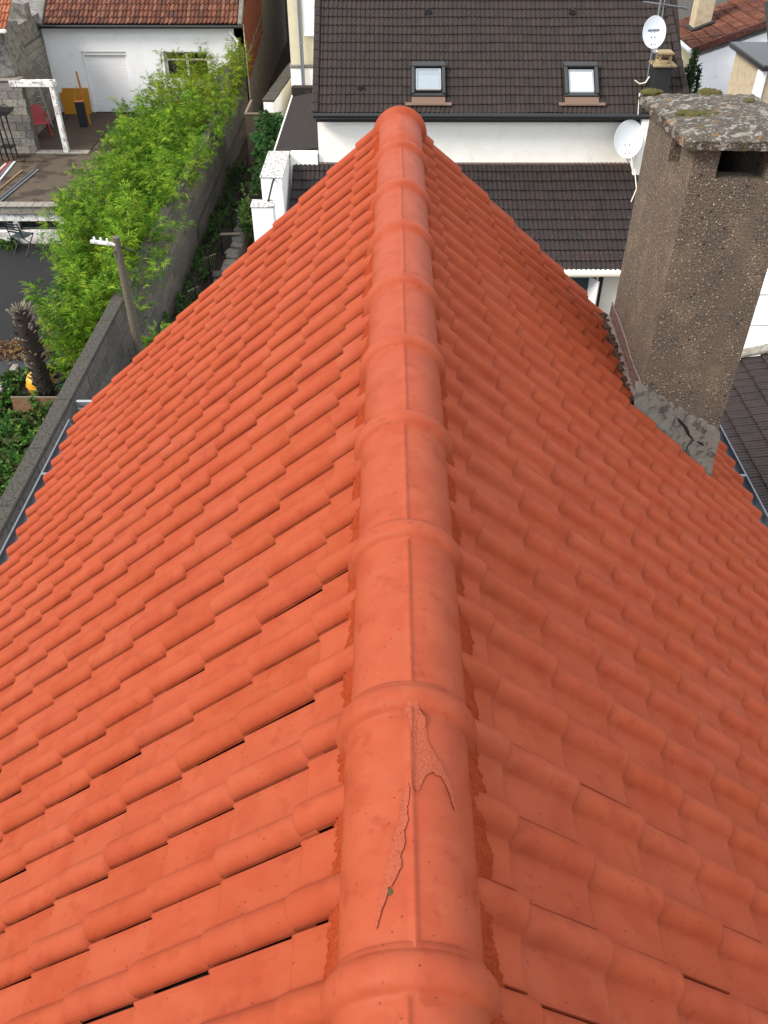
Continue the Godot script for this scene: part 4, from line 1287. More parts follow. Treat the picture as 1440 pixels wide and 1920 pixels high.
# ---------------------------------------------------------------- the white house at the end of the yard
func make_white_house() -> void:
	var wz := -30.5
	var h := thing("white_house", "white house with a red-brown tiled roof and a roller shutter behind the bamboo", "house", Vector3(-7.8, 0, wz))
	var inv := h.transform.affine_inverse()
	# front wall with a door opening and a window opening
	for q in [[-11.05, -9.93, -1.2, 2.98], [-9.93, -8.47, 2.22, 2.98], [-8.47, -7.28, -1.2, 2.98], [-7.28, -5.85, 2.22, 2.98], [-7.28, -5.85, -1.2, 1.35], [-5.85, -4.62, -1.2, 2.98]]:
		part(h, "front_wall", span(Vector3(q[0], q[2], wz - 0.3), Vector3(q[1], q[3], wz)), M.white_cool, inv)
	part(h, "inner_wall", span(Vector3(-11.0, -1.2, wz - 0.7), Vector3(-4.95, 2.9, wz - 0.35)), M.charcoal, inv)
	# roller shutter
	var dr := group_part(h, "roller_shutter", inv * Vector3(-9.2, 0.37, wz - 0.12))
	for k in 38:
		part(dr, "slat", box(Vector3(1.34, 0.046, 0.02), 0.008), M.white_plastic, T(Vector3(0, 0.025 + 0.047 * k, 0)))
	for s in [-1.0, 1.0]:
		part(dr, "guide", box(Vector3(0.06, 1.84, 0.06), 0.006), M.white_plastic, T(Vector3(s * 0.69, 0.92, 0.02)))
	part(dr, "shutter_box", box(Vector3(1.44, 0.10, 0.10), 0.01), M.white_plastic, T(Vector3(0, 1.79, 0.03)))
	# window behind the bamboo tips
	var wn := group_part(h, "window", inv * Vector3(-6.56, 1.78, wz - 0.18))
	part(wn, "pane", box(Vector3(1.4, 0.86, 0.01)), M.glass_dark, T(Vector3(0, 0, -0.02)))
	for q in [[0, 0.40, 1.42, 0.07], [0, -0.40, 1.42, 0.07], [-0.68, 0, 0.07, 0.86], [0.68, 0, 0.07, 0.86], [0, 0, 0.08, 0.86], [0, 0.18, 1.42, 0.05]]:
		part(wn, "frame", box(Vector3(q[2], q[3], 0.06), 0.008), M.cream_plastic, T(Vector3(q[0], q[1], 0)))
	# roof of narrow clay tiles
	var sl := deg_to_rad(32.0)
	var down := Vector3(0, -sin(sl), cos(sl))
	var spots := roof_spots(Vector3(-10.85, 3.06, -30.28), Vector3.RIGHT, down, 0.1355, 0.27, 46, 8, func(_i, _j): return true, 0.004, 0.008)
	for i in spots.size():
		spots[i] = inv * spots[i]
	lay(h, "roof_tile", "roof_tiles_higher_up", [double_tile(0.1355, 0.33, 0.035, 1, 0.4)], M.clay, spots, 240)
	var st := begin()
	add_box(st, Vector3(-7.85, 2.98, -30.3) - down * 1.9, Vector3(6.5, 0.05, 3.8), 0.0, Basis(Vector3.RIGHT, sl))
	part(h, "roof_deck", finish(st), M.deck, inv)
	part(h, "verge_board", box(Vector3(0.16, 0.12, 2.3), 0.02), M.grey_render, inv * Transform3D(Basis(Vector3.RIGHT, sl), Vector3(-10.98, 3.05, -30.3) - down * 1.1))
	part(h, "verge_board", box(Vector3(0.14, 0.12, 2.3), 0.02), M.grey_render, inv * Transform3D(Basis(Vector3.RIGHT, sl), Vector3(-4.66, 3.05, -30.3) - down * 1.1))
	part(h, "gutter", tube([Vector3(-11.0, 2.98, -30.22), Vector3(-4.6, 2.98, -30.22)], [0.05], 10), M.gutter_dark, inv)
	part(h, "downpipe", tube([Vector3(-5.05, 2.82, -30.4), Vector3(-4.82, 2.55, -30.4), Vector3(-4.86, 2.3, -30.4), Vector3(-5.15, 1.5, -30.4)], [0.045], 10), M.white_plastic, inv)
	# side wall along the alley: grey render below, bricks above
	part(h, "side_wall", prism(PackedVector2Array([Vector2(0, 0), Vector2(13, 0), Vector2(13, 4.2), Vector2(7, 7.5), Vector2(0, 4.15)]), 0.3), M.grey_render, inv * Transform3D(Basis(Vector3.UP, PI / 2), Vector3(-4.62, -1.2, wz)))
	var bs := begin()
	var keep := []
	for j in 34:
		for i in 22:
			var z := wz - 0.06 - 0.235 * i - (0.12 if j % 2 else 0.0)
			var y := 1.2 + 0.08 * j
			if z < -35.0 - 0.02 * j or y > 3.05 + 0.48 * (wz - z) or (i < 1 and j < 3) or y < 1.25 + 0.035 * i:
				continue
			if absf(y - 2.02 - 0.02 * i) < 0.07:
				continue
			add_box(bs, Vector3(-4.612, y, z), Vector3(0.03, 0.066, 0.215), 0.004)
	var bo := part(h, "brickwork", finish(bs), M.brick[0], inv)
	bo.set_meta("kind", "stuff")
	part(h, "concrete_band", span(Vector3(-4.64, 1.96, -35.2), Vector3(-4.60, 2.09, wz - 0.01), 0.004), M.concrete, inv)
	part(h, "rear_block", span(Vector3(-11.0, -1.2, -48), Vector3(-4.95, 9.0, -36.5)), M.grey_render, inv)
	part(h, "rear_block", span(Vector3(-4.95, -1.2, -48), Vector3(-2.7, 9.0, -46)), M.grey_render, inv)
	part(h, "cable", tube([Vector3(-4.6, 3.0, wz + 0.02), Vector3(-4.59, 1.2, wz + 0.03), Vector3(-4.58, 0.0, wz + 0.03)], [0.018], 6), M.cream_plastic, inv)

# ---------------------------------------------------------------- block house and its porch on the far left
func make_block_house() -> void:
	var h := thing("block_house", "bare concrete block house with an orange tiled roof in the far corner", "house", Vector3(-12.0, 0, -28.5))
	var inv := h.transform.affine_inverse()
	part(h, "wall", span(Vector3(-20, -1.2, -33), Vector3(-11.06, 3.3, -27.6)), M.smear, inv)
	part(h, "gable_wall", prism(PackedVector2Array([Vector2(-20, 0), Vector2(-11.06, 0), Vector2(-11.06, 4.9), Vector2(-20, 6.2)]), 0.4), M.smear, inv * T(Vector3(0, -1.2, -29.6)))
	part(h, "upper_wall", span(Vector3(-13.6, 2.42, -27.58), Vector3(-10.62, 3.62, -26.4)), M.smear, inv)
	# blocks of the lower front
	blocks(h, "block", inv * Vector3(-13.8, 1.5, -27.6), Vector3.RIGHT, Vector3.BACK, 2.74, 1.7, 0.44, 0.21, M.block)
	# side wall towards the porch
	part(h, "side_wall", span(Vector3(-11.3, 0.3, -30.48), Vector3(-11.05, 2.75, -27.6)), M.joint, inv)
	blocks(h, "block", inv * Vector3(-11.05, 0.37, -27.6), Vector3.FORWARD, Vector3.RIGHT, 2.86, 2.36, 0.44, 0.21, M.block)
	# orange roof
	var sl := deg_to_rad(30.0)
	var down := Vector3(0, -sin(sl), cos(sl))
	var spots := roof_spots(Vector3(-12.98, 3.72, -26.0), Vector3.RIGHT, down, 0.2, 0.3, 13, 7, func(_i, _j): return true, 0.004, 0.006)
	for i in spots.size():
		spots[i] = inv * spots[i]
	lay(h, "roof_tile", "roof_tiles_higher_up", [double_tile(0.2, 0.36, 0.025, 2, 0.5)], M.clay_orange, spots, 120)
	part(h, "gutter", span(Vector3(-12.98, 3.60, -26.02), Vector3(-10.36, 3.70, -25.88), 0.03), M.cream_plastic, inv)

	# porch: low block wall, post and lintel
	var p := thing("porch", "block-walled porch with a whitewashed post and lintel on the terrace", "porch", Vector3(-10.4, 0.37, -26.2))
	inv = p.transform.affine_inverse()
	part(p, "front_wall", span(Vector3(-13.6, 0.37, -26.45), Vector3(-10.42, 2.33, -26.24)), M.joint, inv)
	blocks(p, "block", inv * Vector3(-13.6, 0.37, -26.24), Vector3.RIGHT, Vector3.BACK, 3.18, 1.94, 0.42, 0.215, M.block)
	part(p, "post", prism(PackedVector2Array([Vector2(-0.07, 0), Vector2(0.07, 0), Vector2(0.06, 2.0), Vector2(-0.06, 2.0)]), 0.15), M.white_stained, inv * T(Vector3(-9.56, 0.37, -26.14)))
	part(p, "lintel", span(Vector3(-10.75, 2.2, -26.36), Vector3(-9.45, 2.37, -26.17), 0.015), M.white_stained, inv)
	part(p, "roof_edge", span(Vector3(-13.6, 2.335, -26.6), Vector3(-10.45, 2.40, -26.2), 0.02), M.concrete, inv)
	part(p, "threshold", span(Vector3(-10.45, 0.374, -26.4), Vector3(-8.9, 0.43, -26.1), 0.012), M.concrete, inv)
	for k in 9:
		part(p, "floorboard", span(Vector3(-11.04, 0.374, -26.45 - 0.45 * (k + 1) + 0.01), Vector3(-8.95, 0.395, -26.45 - 0.45 * k), 0.004), M.floorboard, inv)

	# red garden chair
	var c := thing("garden_chair", "red plastic garden chair in the porch", "chair", Vector3(-10.75, 0.397, -27.75), 0.5)
	part(c, "seat", box(Vector3(0.44, 0.035, 0.42), 0.015), M.red_plastic, T(Vector3(0, 0.42, 0)))
	part(c, "backrest", prism(PackedVector2Array([Vector2(-0.2, 0), Vector2(0.2, 0), Vector2(0.22, 0.3), Vector2(0.16, 0.44), Vector2(0, 0.48), Vector2(-0.16, 0.44), Vector2(-0.22, 0.3)]), 0.03), M.red_plastic, Transform3D(Basis(Vector3.RIGHT, -0.25), Vector3(0, 0.42, -0.19)))
	for sx in [-1.0, 1.0]:
		part(c, "armrest", tube([Vector3(sx * 0.24, 0.64, -0.24), Vector3(sx * 0.26, 0.65, 0.1), Vector3(sx * 0.24, 0.42, 0.2)], [0.022], 8), M.red_plastic)
		for sz in [-1.0, 1.0]:
			part(c, "leg", tube([Vector3(sx * 0.19, 0.42, sz * 0.18), Vector3(sx * 0.24, 0.0, sz * 0.23)], [0.035, 0.022], 8), M.red_plastic)
	# ladder against the side wall
	var l := thing("step_ladder", "aluminium step ladder leaning behind the red chair", "ladder", Vector3(-10.86, 0.397, -28.6), 0.35)
	var lb := Basis(Vector3.BACK, 0.12) * Basis(Vector3.RIGHT, -0.14)
	for sx in [-1.0, 1.0]:
		part(l, "stile", box(Vector3(0.03, 1.35, 0.06), 0.006), M.alu, Transform3D(lb, lb * Vector3(sx * 0.16, 0.68, 0)))
		part(l, "foot", box(Vector3(0.04, 0.05, 0.08), 0.006), M.black_metal, Transform3D(lb, lb * Vector3(sx * 0.16, 1.36, 0)))
	for k in 8:
		part(l, "rung", box(Vector3(0.3, 0.022, 0.05), 0.005), M.alu, Transform3D(lb, lb * Vector3(0, 0.14 + 0.16 * k, 0)))
	# orange panel, dark box and its pole
	var op := thing("leaning_board", "flat orange-yellow panel leaning on the white wall beside the shutter", "panel", Vector3(-10.36, 0.375, -30.36))
	part(op, "board", prism(PackedVector2Array([Vector2(-0.46, 0), Vector2(0.44, 0), Vector2(0.46, 0.80), Vector2(-0.40, 0.80), Vector2(-0.41, 0.66), Vector2(-0.52, 0.66)]), 0.03), M.orange_panel, Transform3D(Basis(Vector3.RIGHT, -0.12), Vector3(0, 0, 0.1)))
	var dk := thing("dark_post_box", "slim charcoal box with an orange rim on the terrace", "box", Vector3(-9.78, 0.397, -28.85), 0.15)
	part(dk, "body", prism(PackedVector2Array([Vector2(-0.12, 0), Vector2(0.12, 0), Vector2(0.14, 0.74), Vector2(-0.14, 0.74)]), 0.1), M.charcoal, T(Vector3(0, 0, 0.05)))
	part(dk, "rim", box(Vector3(0.29, 0.025, 0.13), 0.006), M.orange_paint, T(Vector3(0, 0.752, 0)))
	part(dk, "stay", tube([Vector3(-0.13, 0.75, 0.0), Vector3(0.0, 1.15, -0.1)], [0.014], 6), M.orange_paint)
	var pl := thing("orange_pole", "orange pole standing upright against the charcoal box", "pole", Vector3(-9.66, 0.397, -28.98))
	part(pl, "shaft", box(Vector3(0.06, 1.6, 0.03), 0.008), M.orange_paint, Transform3D(Basis(Vector3.BACK, 0.06), Vector3(0, 0.8, 0)))
	var bg := thing("black_bag", "small black bundle on the terrace beside the orange panel", "bag", Vector3(-10.75, 0.40, -29.8))
	part(bg, "bundle", moss_mesh(0.16, 31), M.black_metal)
	# black rack by the porch wall
	var rk := thing("metal_rack", "black metal rack with a tray standing against the porch blocks", "rack", Vector3(-10.98, 0.372, -25.75))
	for q in [[-0.28, 0.2], [0.05, 0.2], [-0.28, -0.15], [0.05, -0.15], [-0.1, 0.2]]:
		part(rk, "leg", tube([Vector3(q[0], 0, q[1]), Vector3(q[0] * 0.9 - 0.05, 1.25, q[1])], [0.02], 6), M.black_metal)
	part(rk, "tray", prism(PackedVector2Array([Vector2(-0.42, 0), Vector2(0.2, 0.06), Vector2(0.28, 0.16), Vector2(-0.3, 0.16)]), 0.5), M.black_metal, T(Vector3(0.02, 1.2, 0.25)))
	part(rk, "handle", tube([Vector3(-0.2, 1.36, 0.1), Vector3(-0.18, 1.52, 0.1), Vector3(0.0, 1.46, 0.1), Vector3(0.18, 1.52, 0.1), Vector3(0.26, 1.42, 0.1), Vector3(0.24, 1.32, 0.1)], [0.014], 6), M.black_metal)
	part(rk, "shelf", box(Vector3(0.4, 0.02, 0.36), 0.004), M.black_metal, T(Vector3(-0.11, 0.35, 0.02)))
	# lengths of pipe and wood on the terrace
	var rods := [
		[Vector3(-10.17, 0.39, -22.21), Vector3(-9.96, 0.39, -24.71), "galv", "grey metal tube, rightmost in the pair laid across the terrace"],
		[Vector3(-10.27, 0.39, -22.25), Vector3(-10.08, 0.39, -24.66), "zinc", "blue-grey metal tube, left one in the pair laid across the terrace"],
		[Vector3(-10.52, 0.39, -22.95), Vector3(-10.4, 0.39, -24.66), "wood_rod", "single wooden batten lying on the terrace"],
		[Vector3(-10.74, 0.39, -23.7), Vector3(-10.86, 0.39, -25.4), "white_plastic", "white plastic pipe, rightmost in the heap by the rack"],
		[Vector3(-10.86, 0.395, -23.6), Vector3(-10.92, 0.395, -25.3), "galv", "grey pipe in the heap next to the white plastic pipe"],
		[Vector3(-10.95, 0.40, -23.5), Vector3(-10.97, 0.40, -25.35), "red_plastic", "red pipe in the heap by the rack"],
		[Vector3(-11.06, 0.395, -23.5), Vector3(-11.05, 0.395, -25.2), "cream_plastic", "cream pipe, leftmost in the heap by the rack"],
	]
	for r in rods:
		var a: Vector3 = r[0]
		var b: Vector3 = r[1]
		var o := thing("rod", r[3], "rod", a)
		part(o, "shaft", tube([Vector3.ZERO, b - a], [0.028 if r[2] != "wood_rod" else 0.022], 8), M[r[2]])
		part(o, "end_plug", tube([Vector3.ZERO, (a - b).normalized() * 0.012], [0.02], 8), M.charcoal)
	var pk := thing("loose_plank", "short dark plank lying at the edge of the terrace slab by the rack", "plank", Vector3(-10.45, 0.385, -25.5))
	part(pk, "board", box(Vector3(0.85, 0.03, 0.10), 0.006), M.floorboard)
	part(pk, "batten", box(Vector3(0.10, 0.025, 0.14), 0.005), M.floorboard, T(Vector3(-0.2, 0.027, 0)))
	# dark green metal chair in the yard
	var g := thing("metal_chair", "dark green slatted metal chair in front of the basement windows", "chair", Vector3(-9.45, -0.596, -21.35), PI - 0.35)
	for k in 5:
		part(g, "seat_slat", box(Vector3(0.42, 0.016, 0.07), 0.004), M.green_metal, T(Vector3(0, 0.45, -0.17 + 0.083 * k)))
	for k in 4:
		part(g, "back_slat", box(Vector3(0.42, 0.05, 0.014), 0.004), M.green_metal, Transform3D(Basis(Vector3.RIGHT, -0.2), Vector3(0, 0.60 + 0.075 * k, -0.22 - 0.015 * k)))
	for sx in [-1.0, 1.0]:
		part(g, "leg", tube([Vector3(sx * 0.2, 0.88, -0.30), Vector3(sx * 0.2, 0.45, -0.2), Vector3(sx * 0.2, 0.0, 0.24)], [0.013], 6), M.green_metal)
		part(g, "leg", tube([Vector3(sx * 0.19, 0.45, 0.2), Vector3(sx * 0.19, 0.0, -0.26)], [0.013], 6), M.green_metal)

# ---------------------------------------------------------------- block wall between yard and path
func make_boundary() -> void:
	var h := thing("boundary_wall", "long grey concrete block wall between the bamboo and the shaded path", "wall", Vector3(-4.72, 0, -18.0))
	var inv := h.transform.affine_inverse()
	part(h, "core", span(Vector3(-4.84, -0.8, -30.45), Vector3(-4.68, 1.70, -2.0)), M.joint, inv)
	part(h, "core", span(Vector3(-4.84, 1.70, -30.45), Vector3(-4.68, 2.30, -26.4)), M.joint, inv)
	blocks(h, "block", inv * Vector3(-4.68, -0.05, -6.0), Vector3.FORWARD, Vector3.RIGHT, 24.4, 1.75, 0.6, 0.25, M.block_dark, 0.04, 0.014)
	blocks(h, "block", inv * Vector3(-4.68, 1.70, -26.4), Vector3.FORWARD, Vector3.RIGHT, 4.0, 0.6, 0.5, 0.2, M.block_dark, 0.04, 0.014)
	for k in 20:
		var z := -2.0 - 1.22 * k
		part(h, "coping_slab", span(Vector3(-4.86, 1.703, z - 1.21), Vector3(-4.625, 1.77, z), 0.015), M.coping, inv)
	for k in 4:
		part(h, "coping_slab", span(Vector3(-4.86, 2.303, -27.41 - 1.01 * k), Vector3(-4.62, 2.36, -26.4 - 1.01 * k), 0.015), M.coping, inv)
	part(h, "pipe", tube([Vector3(-4.60, 0.62, -30.0), Vector3(-4.60, 0.6, -24.0), Vector3(-4.60, 0.58, -20.2), Vector3(-4.6, 0.1, -20.0)], [0.016], 6), M.wire, inv)

	var g := thing("ribbed_panel", "pale ribbed metal panel closing the gap between block wall and orange roof", "panel", Vector3(-3.6, 0, -10.6))
	for k in 4:
		part(g, "rail", box(Vector3(1.98, 0.10, 0.05), 0.015), M.galv, T(Vector3(0, 1.66 - 0.115 * k, 0.02 * k)))
	part(g, "back", box(Vector3(1.98, 1.3, 0.02)), M.galv, T(Vector3(0, 0.65, -0.03)))

	# utility pole
	var u := thing("utility_pole", "weathered grey pole with a short white crossarm in front of the bamboo", "pole", Vector3(-4.29, 0, -13.0))
	part(u, "shaft", tube([Vector3(0, 0, 0), Vector3(0.0, 1.6, 0), Vector3(0, 3.2, 0)], [0.085, 0.075, 0.062], 14), M.pole_wood)
	part(u, "crossarm", box(Vector3(0.40, 0.05, 0.06), 0.008), M.white_stained, Transform3D(Basis(Vector3.BACK, -0.12) , Vector3(-0.2, 3.12, 0.03)))
	for k in 3:
		part(u, "insulator", lathe([Vector2(0.012, 0), Vector2(0.02, 0.02), Vector2(0.012, 0.035), Vector2(0.02, 0.05), Vector2(0.0, 0.06)], 10), M.white_plastic, T(Vector3(-0.33 + 0.1 * k, 3.16 - 0.012 * k, 0.03)))
	part(u, "hook", tube([Vector3(0, 3.0, 0.05), Vector3(-0.08, 2.96, 0.08), Vector3(-0.09, 2.90, 0.08)], [0.012], 6), M.wire)
	part(u, "arm_stay", tube([Vector3(0.05, 3.05, 0), Vector3(0.16, 3.0, 0.0), Vector3(0.26, 2.97, 0.0)], [0.014], 6), M.wire)
	shrub("young_shrub", "small bright yellow-green shrub peeping over the roof verge by the pole", Vector3(-4.1, 0, -13.5), Vector3(0.26, 0.4, 0.3), 1.0, 90, 0.10, 0.055, [Color(0.16, 0.26, 0.03), Color(0.11, 0.21, 0.03), Color(0.20, 0.28, 0.06)], 8)

# ---------------------------------------------------------------- bamboo
func make_bamboo() -> void:
	var cols := [Color(0.085, 0.185, 0.012), Color(0.115, 0.225, 0.014), Color(0.06, 0.14, 0.010), Color(0.16, 0.27, 0.018), Color(0.10, 0.19, 0.010), Color(0.20, 0.29, 0.025), Color(0.035, 0.09, 0.008), Color(0.045, 0.11, 0.009), Color(0.25, 0.34, 0.03)]
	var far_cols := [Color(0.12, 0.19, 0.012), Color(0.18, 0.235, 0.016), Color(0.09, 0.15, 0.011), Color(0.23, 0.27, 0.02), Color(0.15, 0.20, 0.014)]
	var sprays := []
	for k in 3:
		sprays.append(spray(40 + k, 9, 0.115, 0.0155, 0.14, [Color(1, 1, 1), Color(0.85, 0.95, 0.8), Color(0.95, 0.95, 0.85)]))
	# clump: base x, z, half spread, tip height, culms, label
	var clumps := [
		[-5.35, -14.2, 0.6, 1.75, 42, "nearest bamboo clump, hanging over the planting bed behind the palm stump"],
		[-5.3, -15.4, 1.0, 2.3, 52, "bamboo clump directly behind the utility pole's crossarm"],
		[-5.5, -17.4, 1.3, 2.4, 56, "broad bamboo clump left of the pole, at the edge of the asphalt"],
		[-5.5, -19.6, 1.4, 2.4, 56, "bamboo clump reaching over the terrace edge"],
		[-5.55, -21.8, 1.45, 2.5, 56, "tall bamboo clump in front of the terrace pipes"],
		[-5.6, -24.0, 1.45, 2.5, 54, "bamboo clump beside the porch post"],
		[-5.65, -26.1, 1.4, 2.6, 54, "bamboo clump in front of the roller shutter"],
		[-5.6, -28.3, 1.15, 2.75, 54, "farthest bamboo clump, below the window of the white house"],
		[-7.5, -20.6, 0.4, 1.5, 9, "small separate bamboo tuft in front of the basement windows"],
	]
	for c in clumps:
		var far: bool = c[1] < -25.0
		var b := thing("bamboo", c[5], "bamboo", Vector3(c[0], -0.6, c[1]), 0.0, "bamboo clumps along the block wall")
		var st := begin()
		var spots := [[], [], []]
		for k in c[4]:
			# the culms stand between the wall and the yard; those by the wall lean out over it
			var bx: float = lerpf(c[0] - c[2] * 0.9, -4.95, pow(rng.randf(), 0.75)) if c[0] > -7.0 else c[0] + rng.randf_range(-0.25, 0.25)
			var base := Vector3(bx - c[0], 0, rng.randf_range(-1.05, 1.05) * minf(1.0, c[2]))
			var near_wall := clampf((bx + 5.6) / 0.65, 0.0, 1.0)
			var hgt: float = (c[3] + 0.6) * rng.randf_range(0.74, 1.06) + 0.35 * near_wall
			var lean := Vector3(lerpf(-0.25, 0.62, near_wall) + rng.randf_range(-0.2, 0.25), 0, rng.randf_range(-0.25, 0.3))
			var pts := []
			var rad := []
			for q in 6:
				var t := q / 5.0
				pts.append(base + Vector3(0, hgt * t * (1.0 - 0.06 * t), 0) + lean * t * t)
				rad.append(lerpf(0.011, 0.003, t))
			add_tube(st, pts, rad, 5, false)
			var nn := 70 if not far else 56
			for q in nn:
				var t := pow(rng.randf(), 0.8) * 0.86 + 0.16
				var p := base + Vector3(0, hgt * t * (1.0 - 0.06 * t), 0) + lean * t * t
				var ang := rng.randf() * TAU
				var reach := rng.randf_range(0.05, 0.42) * (1.08 - t * 0.85) * (1.0 if c[4] > 10 else 0.7)
				var d := Vector3(cos(ang), rng.randf_range(-0.25, 0.35), sin(ang))
				p += d * reach
				if p.x + c[0] > -4.9 and p.y < 2.0 + 0.3 * rng.randf():
					continue
				d.y -= rng.randf_range(0.0, 0.5)
				spots[rng.randi() % 3].append(Transform3D(rand_basis(d + Vector3(0, 0.15 + t * 0.5, 0), rng.randf_range(0.75, 1.3)), p))
			# tip
			for q in 4:
				spots[rng.randi() % 3].append(Transform3D(rand_basis(Vector3(rng.randf_range(-0.5, 0.5), 1.0, rng.randf_range(-0.5, 0.5)), rng.randf_range(0.6, 1.0)), pts[5] - Vector3(0, 0.12 * q, 0)))
		part(b, "culms", finish(st), M.culm)
		for k in 3:
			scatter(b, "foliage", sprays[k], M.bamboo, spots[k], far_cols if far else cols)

# ---------------------------------------------------------------- palm stump and planting bed
func make_bed() -> void:
	var p := thing("palm_stump", "dead palm trunk covered in pale cut leaf stubs", "palm", Vector3(-6.0, 0.26, -12.7))
	var pts := []
	var rad := []
	for k in 12:
		var t := k / 11.0
		pts.append(Vector3(0.03 * sin(t * 3.0), 1.86 * t, 0.02 * t))
		rad.append([0.17, 0.15, 0.14, 0.135, 0.13, 0.125, 0.13, 0.14, 0.15, 0.155, 0.145, 0.09][k])
	part(p, "trunk", tube(pts, rad, 18), M.bark)
	var stub := prism(PackedVector2Array([Vector2(-0.02, 0), Vector2(0.02, 0), Vector2(0.013, 0.14), Vector2(-0.011, 0.15)]), 0.018)
	var fib := prism(PackedVector2Array([Vector2(-0.035, 0), Vector2(0.035, 0), Vector2(0.004, 0.09), Vector2(-0.006, 0.085)]), 0.014)
	for k in 190:
		var t := rng.randf()
		var a := k * 2.39996
		var r: float = rad[int(t * 11)] * 0.93
		var outv := Vector3(cos(a), 0, sin(a))
		var up := (Vector3(0, lerpf(0.9, 0.6, t), 0) + outv * rng.randf_range(0.35, 1.0)).normalized()
		var side := up.cross(outv).normalized()
		var bs := Basis(side, up, side.cross(up))
		var pale := rng.randf() < lerpf(0.15, 0.6, t)
		part(p, "leaf_stub", stub if pale else fib, M.stub if pale else M.bark, Transform3D(bs.scaled(Vector3.ONE * rng.randf_range(0.8, 1.3)), Vector3(0.03 * sin(t * 3.0), 1.84 * t, 0) + outv * r))
	for k in 16:
		var a := TAU * k / 16.0
		part(p, "leaf_stub", stub, M.stub, Transform3D((Basis(Vector3.UP, -a) * Basis(Vector3.BACK, rng.randf_range(-1.1, -0.3))).scaled(Vector3.ONE * rng.randf_range(0.5, 0.85)), Vector3(cos(a) * 0.07, 1.84, sin(a) * 0.07)))
	# yellow container
	var j := thing("yellow_tub", "yellow plastic tub standing behind the palm stump", "tub", Vector3(-6.24, 0.30, -13.15))
	part(j, "body", lathe([Vector2(0, 0), Vector2(0.20, 0.0), Vector2(0.23, 0.03), Vector2(0.245, 0.14), Vector2(0.23, 0.24), Vector2(0.19, 0.31), Vector2(0.1, 0.345), Vector2(0, 0.35)], 24), M.yellow_plastic)
	part(j, "ridge", lathe([Vector2(0.245, 0.13), Vector2(0.258, 0.14), Vector2(0.245, 0.155)], 24), M.yellow_plastic)
	# plywood board
	var b := thing("plywood_board", "weathered plywood board standing on edge in front of the palm stump", "board", Vector3(-6.0, 0.04, -12.3))
	part(b, "sheet", box(Vector3(0.98, 0.62, 0.02), 0.004), M.plywood, Transform3D(Basis(Vector3.RIGHT, -0.12), Vector3(0.05, 0.3, 0)))
	part(b, "top_edge", box(Vector3(0.98, 0.022, 0.028), 0.004), M.stub, Transform3D(Basis(Vector3.RIGHT, -0.12), Vector3(0.05, 0.615, -0.037)))
	# hose
	var hs := thing("garden_hose", "green hose lying on the bed beside the yellow tub", "hose", Vector3(-5.9, 0.3, -13.25))
	part(hs, "pipe", tube([Vector3(-0.15, 0.02, 0.1), Vector3(0.05, 0.05, 0.0), Vector3(0.3, 0.07, -0.1), Vector3(0.5, 0.06, -0.1)], [0.03], 8), M.green_plastic)
	part(hs, "connector", tube([Vector3(-0.22, 0.02, 0.13), Vector3(-0.14, 0.02, 0.1)], [0.036], 8), M.yellow_plastic)
	var rc := thing("rope_coil", "coil of pale rope lying against the block wall", "rope", Vector3(-5.15, 0.3, -12.8))
	for k in 4:
		var cp := []
		for q in 17:
			var a := TAU * q / 16.0
			cp.append(Vector3(cos(a) * (0.26 - 0.03 * k), 0.03 + 0.025 * k, sin(a) * (0.20 - 0.02 * k)))
		part(rc, "turn", tube(cp, [0.014], 6), M.stub)
	# tarp and dry leaves beyond the kerb
	var n := FastNoiseLite.new()
	n.seed = 21
	n.frequency = 1.2
	var tp := part(self, "grey_tarpaulin", sheet(-9.6, -7.1, -15.6, -13.4, 24, 24, func(x, z): return -0.57 + 0.06 * absf(n.get_noise_2d(x, z)) + 0.02), M.tarp)
	tag(tp, "dark blue-grey tarpaulin spread on the yard left of the palm stump", "tarpaulin")
	var dspots := []
	for k in 700:
		dspots.append(Transform3D(rand_basis(sphere_dir() + Vector3(0, 0.3, 0), rng.randf_range(0.5, 1.2)), Vector3(rng.randf_range(-9.6, -7.2), -0.58 + rng.randf() * 0.05, -16.1 + rng.randfn(0.0, 0.25))))
	var dl := scatter(self, "fallen_leaves", spray(61, 3, 0.07, 0.035, 0.06, [Color(1, 1, 1), Color(0.7, 0.6, 0.5)]), M.leaf, dspots, [Color(0.28, 0.17, 0.08), Color(0.2, 0.1, 0.05), Color(0.33, 0.24, 0.12)])
	dl.set_meta("kind", "stuff")
	tag(dl, "brown fallen leaves along the edge of the asphalt yard", "leaves")
	# ivy over the bed
	var ispots := []
	for k in 5200:
		var x := rng.randf_range(-6.95, -4.8)
		var z := rng.randf_range(-13.7, -6.5)
		if absf(x + 6.1) < 0.55 and z < -12.3 and z > -13.6:
			continue
		var hh := 0.28 + 0.22 * (0.5 + 0.5 * n.get_noise_2d(x * 2.0, z * 2.0)) * rng.randf()
		ispots.append(Transform3D(rand_basis(sphere_dir() * 0.9 + Vector3(0, 0.5, 0), rng.randf_range(0.6, 1.4)), Vector3(x, hh, z)))
	# some climb the stump and hang on the board
	for k in 170:
		var a := rng.randf() * TAU
		ispots.append(Transform3D(rand_basis(Vector3(cos(a), 0.2, sin(a)), rng.randf_range(0.5, 1.0)), Vector3(-5.85 + cos(a) * 0.2, 0.28 + rng.randf() * 0.4, -12.45 + sin(a) * 0.25)))
	var iv := scatter(self, "ivy", spray(51, 5, 0.085, 0.062, 0.09, [Color(1, 1, 1), Color(0.75, 0.85, 0.7)]), M.leaf, ispots, [Color(0.045, 0.10, 0.02), Color(0.06, 0.13, 0.025), Color(0.03, 0.075, 0.018), Color(0.10, 0.17, 0.035), Color(0.07, 0.08, 0.03)])
	iv.set_meta("kind", "stuff")
	tag(iv, "dense green ivy and weeds covering the planting bed", "ivy")
